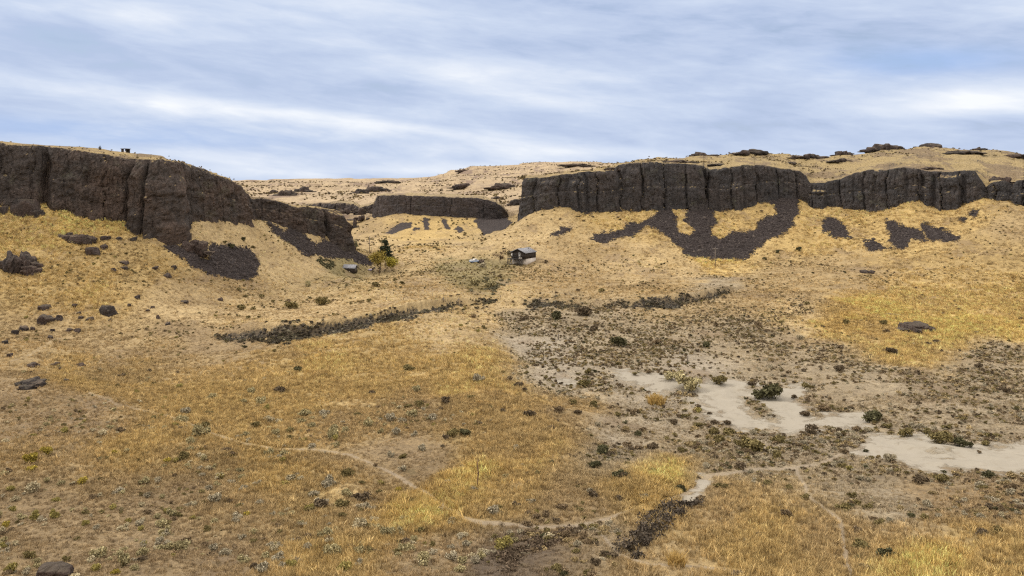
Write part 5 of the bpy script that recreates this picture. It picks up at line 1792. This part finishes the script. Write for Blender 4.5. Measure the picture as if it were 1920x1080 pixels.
# ------------------------------------------------------------------ trees
def branch_tree(seed, h, spread, levels, trunk_r, lean=.0, first=.3):
    rg = random.Random(seed)
    m = MB()
    tips = []

    def grow(p, d, L, r, lv):
        pts = [p]
        q = p.copy()
        dd = d.copy()
        for s in range(4):
            dd = (dd + Vector((rg.uniform(-.22, .22), rg.uniform(-.22, .22), rg.uniform(-.05, .14)))).normalized()
            q = q + dd * L / 4
            pts.append(q.copy())
            if lv >= 2:
                tips.append((q.copy(), lv))
        m.tube(pts, [r, r * .88, r * .76, r * .64, r * .5], 6)
        if lv < levels:
            for b in range(rg.choice([3, 4]) if lv == 0 else rg.choice([2, 3, 3])):
                t = rg.uniform(.45, 1.0) if lv else rg.uniform(first, 1.0)
                i = min(3, int(t * 4))
                pp = pts[i].lerp(pts[i + 1], t * 4 - i) if t < 1 else pts[4]
                a = rg.uniform(0, 6.28)
                out = Vector((math.cos(a), math.sin(a), rg.uniform(.25, .8)))
                nd = (dd * .35 + out * spread).normalized()
                grow(pp, nd, L * rg.uniform(.55, .8), r * .52, lv + 1)
    grow(Vector((0, 0, 0)), Vector((lean, 0, 1)), h * .45, trunk_r, 0)
    return m, tips


def tree(name, p, seed, h, spread, levels, tr, ncl, lsize, crad, cols, label, cat, mat=M_shrub, squash=.75, group=None, skip=0.0, wide=1.0):
    o = empty(name, p - Vector((0, 0, .1)), RNG.uniform(-.2, .2), label, cat, group)
    m, tips = branch_tree(seed, h, spread, levels, tr)
    zmax = max(t[0].z for t in tips)
    sc_ = h / (zmax + crad * .5)
    m.v = [tuple(Vector(v) * sc_) for v in m.v]
    m.build('trunk', M_bark, o)
    rg = np.random.default_rng(seed)
    T = np.array([t[0][:] for t in tips]) * sc_
    T = T[rg.random(len(T)) >= skip]
    ci_ = rg.integers(0, len(T), ncl)
    P_ = T[ci_] + rg.normal(size=(ncl, 3)) * crad * np.array([1, 1, squash]) * .5
    P_[:, 2] = np.maximum(P_[:, 2], .4)
    V, Fq = leaf_quads(P_, lsize, rg, .3, 1.2)
    cr = link('crown', mesh_from('crown', V, Fq, mat), o)
    cr.color = cols + (1,)
    o.scale = (wide, wide, 1)
    return o


p = ground_at(711, 513)
tree('yellow_tree', p, 5, 9.6, 1.4, 4, .26, 2600, .15, 1.2, (0.31, 0.24, 0.06), 'spreading yellow-leaved tree with a dark forked trunk on the valley floor', 'tree', skip=.25, wide=1.15)
p = ground_at(735, 508)
tree('yellow_tree', p, 9, 5.6, 1.5, 3, .12, 2200, .16, 1.4, (0.30, 0.25, 0.045), 'low bright yellow bushy tree right beside the spreading one', 'tree')
# conifer behind
def conifer(p, h, w, seed, n, colr, label, name='conifer', gaps=.35):
    o = empty(name, p - Vector((0, 0, .1)), 0, label, 'tree')
    rg = np.random.default_rng(seed)
    m = MB()
    m.tube([(0, 0, 0), (.1, 0, h * .5), (.02, .05, h * .98)], [.2, .13, .03], 7)
    Ps = []
    z = h * .30
    while z < h * .97:
        f = 1 - (z - h * .2) / (h * .8)
        for b in range(rg.integers(3, 6)):
            a = rg.uniform(0, 6.28)
            L = w * .5 * (f ** .8 * rg.uniform(.55, 1.15) + .12)
            if rg.random() < gaps * .6:
                continue
            e = np.array([math.cos(a) * L, math.sin(a) * L, z + L * rg.uniform(-.1, .25)])
            m.tube([(0, 0, z), tuple(e)], [.05, .015], 4)
            kk = int(n * (.3 + f) * rg.uniform(.5, 1.2))
            t_ = rg.uniform(.25, 1.08, kk)[:, None]
            Ps.append(np.array([0, 0, z]) * (1 - t_) + e * t_ + rg.normal(size=(kk, 3)) * .30 * np.array([1, 1, .7]))
        z += h * rg.uniform(.05, .085)
    m.build('trunk', M_bark, o)
    V, Fq = leaf_quads(np.concatenate(Ps), .13, rg, .4, 1.5)
    c = link('crown', mesh_from('crown', V, Fq, M_shrub), o)
    c.color = colr + (1,)


p = ground_at(722, 499)
conifer(p, (499 - 450) * p.y / F, 7.4, 3, 300, (0.055, 0.064, 0.038), 'dark green conifer standing behind the yellow tree', gaps=.12)
p = ground_at(667, 469)
if p.y < 330:
    p = ground_at(667, Y=345)
conifer(p, 5.2, 2.6, 4, 16, (0.14, 0.14, 0.08), 'thin pale green young conifer by the end of the left cliff', gaps=.7)
p = plateau_at(CL, 186.5, 16)
o = empty('bare_sapling', p - Vector((0, 0, .1)), 0, 'small dark scraggly tree alone on the left clifftop skyline', 'tree')
m = MB()
kk = p.y / F
m.tube([(0, 0, 0), (.03, 0, 4 * kk), (-.1, 0, 8.5 * kk)], [.3, .16, .03], 6)
for a, z0, L in ((.5, 2, 3), (2.6, 3, 3), (.9, 4.5, 3), (2.2, 5.5, 2.5), (4, 3, 2), (5, 1.5, 2.4), (1.2, 1, 2.5)):
    m.tube([(0, 0, z0 * kk), (math.cos(a) * L * kk * .8, math.sin(a) * .3, (z0 + L * .6) * kk)], [.07, .02], 5)
m.build('trunk', M_bark, o)
rg = np.random.default_rng(3)
V, Fq = leaf_quads(np.array([0, 0, 2.6 * kk]) + rg.normal(size=(160, 3)) * np.array([.22, .22, .38]), .09, rg)
c = link('crown', mesh_from('crown', V, Fq, M_shrub), o)
c.color = (0.06, 0.058, 0.045, 1)
# scraggly trees beside the cabin
for px, py, hpx_, sd, sp, colr, lab in [(938, 493, 27, 21, 1.3, (0.13, 0.085, 0.055), 'dark brown rounded bare tree left of the cabin'), (951, 492, 25, 22, .9, (0.15, 0.115, 0.065), 'upright brown scraggly tree touching the left side of the cabin'), (903, 494, 9, 23, 1.6, (0.19, 0.15, 0.12), 'low grey-brown twiggy tree right of the pickup')]:
    p = ground_at(px, py)
    tree('bare_tree', p, sd, hpx_ * p.y / F, sp, 3, .14, 700, .12, .9, colr, lab, 'tree', group='bare brown trees by the cabin')

# ------------------------------------------------------------------ thickets, stalk, bunchgrass
def thicket(poly, widths, h, n, colr, label, seed, size=.055, name='thicket'):
    rg = np.random.default_rng(seed)
    poly = np.array(poly, float)
    A_ = [ground_at(x, y) for x, y in poly]
    cen = sum(A_, Vector()) / len(A_)
    Ps = []
    nb = 46
    for b in range(nb):
        t_ = rg.uniform(0, len(poly) - 1)
        i = min(int(t_), len(poly) - 2)
        q = poly[i] + (poly[i + 1] - poly[i]) * (t_ - i)
        wd = widths[i] + (widths[i + 1] - widths[i]) * (t_ - i)
        q = q + rg.normal(size=2) * np.array([wd * .38, wd * .25])
        gpt = ground_at(q[0], q[1])
        r = rg.uniform(.35, .85)
        kk = int(n / nb)
        d = rg.normal(size=(kk, 3))
        d /= np.linalg.norm(d, axis=1)[:, None]
        d[:, 2] = np.abs(d[:, 2])
        Ps.append(np.array(gpt[:]) - np.array(cen[:]) + d * r * rg.uniform(.4, 1.1, (kk, 1)) * np.array([1, 1, h * rg.uniform(.6, 1.2)]))
    P_ = np.concatenate(Ps)
    V, Fq = leaf_quads(P_, size, rg, .2, 1.6)
    o = link(name, mesh_from(name, V, Fq, M_shrub))
    o.location = cen
    o.color = colr + (1,)
    tag(o, label, 'thicket')


thicket([(1196, 1035), (1208, 1008), (1225, 985), (1245, 970), (1268, 960), (1305, 949)], [26, 34, 38, 32, 18, 10], 1.0, 9000, (0.085, 0.068, 0.052), 'dark brown winding thicket left of the golden clump at the bottom', 1)
thicket([(940, 1062), (975, 1035), (1020, 1015), (1075, 1000)], [30, 34, 30, 18], .45, 4200, (0.12, 0.088, 0.06), 'low dark brown brush mat on the bare rise at the bottom', 2)
thicket([(905, 545), (930, 538), (915, 528), (940, 531)], [30, 26, 26, 20], 1.0, 5000, (0.17, 0.155, 0.10), 'grey-green brush thicket on the flat in front of the pickup', 3, .11)
thicket([(596, 487), (612, 494), (622, 500)], [14, 14, 10], 1.1, 3500, (0.125, 0.115, 0.065), 'olive bush thicket at the foot of the scree left of the shed', 4, .13)
p = ground_at(896, 918)
m = MB()
kk = p.y / F
m.tube([(0, 0, -.1), (-.05, 0, .7), (.05, .02, 1.3), (-.04, 0, 2.0), (.02, 0, 57 * kk)], [.035, .04, .06, .05, .03], 6)
for z, s in ((.8, 1), (1.3, -1), (1.7, 1), (2.1, -1), (2.35, 1)):
    m.tube([(0, 0, z), (s * .09, .04, z + .16)], [.03, .02], 5)
o = m.build('dead_stalk', plain('dead_stalk', (0.17, 0.10, 0.06), .4, 5))
o.location = p
tag(o, 'tall thin dark dead stalk standing in the gold grass', 'stalk')
for px, py, w, lab in [(1268, 1060, 46, 'big rounded golden bunchgrass right of the dark thicket'), (1230, 760, 40, 'pale golden bunchgrass mound beside the sand')]:
    p = ground_at(px, py)
    s = w * p.y / F
    me = tuft_mesh(300 + px, 420, 1.0, .42, .012)
    o = link('bunchgrass', me)
    o.scale = (s * .85, s * .85, s * .50)
    o.location = p
    o.color = (0.46, 0.31, 0.11, 1)
    tag(o, lab, 'bunchgrass')

# ------------------------------------------------------------------ labels for the many
REG = [  # x0 x1 y0 y1 name (first match)
    (1290, 1520, 715, 812, 'on the upper pale sand'), (1520, 1660, 750, 815, 'at the right end of the upper sand'), (1590, 1720, 815, 895, 'at the left end of the lower sand'), (1720, 1930, 800, 900, 'along the lower sand at the right'),
    (1000, 1160, 560, 650, 'below the middle of the terrace edge'), (1160, 1400, 540, 620, 'below the right end of the terrace edge'), (870, 1000, 560, 700, 'on the slope under the terrace braces'), (1000, 1150, 650, 745, 'on the sandy scrub around the lone post'), (1150, 1290, 620, 700, 'above the small sand tongue'), (1150, 1290, 700, 800, 'around the small sand tongue'),
    (0, 130, 690, 790, 'on the near ridge at the left edge'), (0, 160, 790, 900, 'on the brown slope at the left edge'), (0, 160, 900, 1000, 'low on the left edge'), (0, 200, 1000, 1090, 'in the bottom left corner'),
    (130, 330, 690, 800, 'around the upper end of the footpath'), (160, 330, 800, 900, 'on the tan slope below the upper footpath'), (160, 330, 900, 1000, 'on the brown slope far below the footpath'), (200, 330, 1000, 1090, 'at the bottom beside the left corner'), (330, 470, 760, 900, 'beside the first footpath bend'), (330, 480, 900, 1090, 'at the bottom below the footpath bend'), (470, 680, 850, 930, 'under the level footpath'),
    (480, 680, 760, 850, 'just above the level footpath'), (330, 600, 640, 760, 'on the gold slope under the terrace'), (600, 870, 580, 700, 'on the gold slope below the left terrace edge'), (600, 870, 700, 790, 'in the gold field above the footpath'), (680, 880, 790, 870, 'beside the bare patch above the footpath'), (680, 900, 870, 970, 'beside the steep lower footpath'),
    (480, 600, 930, 1090, 'at the bottom among the grey shrubs'), (600, 740, 930, 1090, 'at the bottom left of the path junction'), (740, 900, 960, 1090, 'just below the path junction'), (870, 1010, 690, 800, 'on the pale tall-grass slope'), (880, 1060, 800, 900, 'around the tall gold grass'), (880, 1100, 900, 1000, 'above the path right of the junction'), (900, 1130, 1000, 1090, 'around the dark bare rise'),
    (1010, 1150, 745, 850, 'in the scrub right of the gold grass'), (1060, 1180, 850, 960, 'in the scrub left of the sandy fork'), (1150, 1300, 800, 900, 'in the scrub below the small sand tongue'), (1180, 1330, 900, 1090, 'around the dark thicket'), (1300, 1420, 812, 890, 'between upper sand and path'), (1420, 1590, 812, 890, 'in the strip between the two sands'), (1330, 1490, 890, 980, 'below the path left of the trail fork'), (1330, 1490, 980, 1090, 'at the bottom left of the side trail'),
    (1490, 1620, 890, 1000, 'around the side trail'), (1490, 1620, 1000, 1090, 'at the bottom beside the side trail'), (1620, 1930, 890, 980, 'on the dark scrub below the lower sand'), (1620, 1930, 980, 1090, 'in the bottom right corner'),
    (1290, 1460, 620, 715, 'in the scrub above the upper sand'), (1460, 1600, 560, 660, 'in the scrub left of the gold meadow'), (1460, 1620, 660, 770, 'in the scrub right above the upper sand'), (1600, 1930, 560, 640, 'around the gold meadow'), (1620, 1780, 640, 720, 'in the scrub below the gold meadow'), (1620, 1780, 720, 820, 'in the scrub above the lower sand'), (1780, 1930, 640, 800, 'in the scrub at the right edge'), (1400, 1930, 380, 560, 'on the right hillside'),
    (0, 120, 520, 640, 'at the foot of the left hillside'), (120, 350, 520, 640, 'near the foot of the left hill'), (0, 130, 340, 520, 'high on the far left hillside'), (130, 440, 400, 520, 'on the gold hillside under the left cliff'), (440, 640, 400, 530, 'on the slope below the left cliff end'), (0, 350, 640, 700, 'on the flat behind the near ridge'), (350, 640, 520, 640, 'on the pale terrace at left'), (640, 860, 500, 580, 'on the pale terrace below the yellow tree'), (860, 1010, 480, 560, 'on the flat in front of the cabin'), (1010, 1400, 480, 560, 'on the dry flat right of the cabin')]
NOUN = {'sagebrush': ('sagebrush', 'sagebrushes'), 'rabbitbrush': ('rabbitbrush', 'rabbitbrushes'), 'scrub_bush': ('bush', 'bushes'), 'boulder': ('boulder', 'boulders')}
GRP = {'sagebrush': 'sagebrush dotted over the slopes', 'rabbitbrush': 'yellow rabbitbrush dotted over the slopes', 'scrub_bush': 'dark and brown bushes of the scrub flats', 'boulder': 'loose dark boulders on the left hillside'}


def region(px, py):
    for (a, b_, c, d_, nm) in REG:
        if a <= px < b_ and c <= py < d_:
            return nm
    return 'near the ' + ('left' if px < 640 else 'right' if px > 1280 else 'middle') + (' of the valley' if py < 600 else ' of the foreground')


NUM = {2: 'two', 3: 'three', 4: 'four', 5: 'five'}


def give(L, part):
    if len(L) > 5 and len(part) < 3:
        ax = 'w' if len(part) == 0 else ('py' if len(part) == 1 else 'px')
        L.sort(key=lambda q: q[ax])
        h = len(L) // 2
        nm = dict(w=('smaller', 'larger'), py=('farther', 'nearer'), px=('left-hand', 'right-hand'))[ax]
        give(L[:h], part + [nm[0]])
        give(L[h:], part + [nm[1]])
        return
    L.sort(key=lambda q: q['px'])
    for i, q in enumerate(L):
        one, many = NOUN[q['kind']]
        adj = ' '.join(part)
        adj = adj + ' ' if adj else ''
        if len(L) == 1:
            s = '%s%s %s %s' % ('the ' + adj if adj else 'lone ', q['colour'], one, q['where'])
        else:
            pos = 'leftmost' if i == 0 else 'rightmost' if i == len(L) - 1 else ordinal(i) + ' from left'
            s = '%s of %s%s %s %s' % (pos, adj, q['colour'], many, q['where'])
        while len(s.split()) > 16 and ' the ' in s:
            s = s[::-1].replace(' eht ', ' ', 1)[::-1]
        tag(q['o'], s, q['cat'], GRP[q['kind']])


bins = {}
for q in THINGS:
    q['where'] = region(q['px'], q['py'])
    bins.setdefault((q['kind'], q['colour'], q['where']), []).append(q)
for L in bins.values():
    give(L, [])
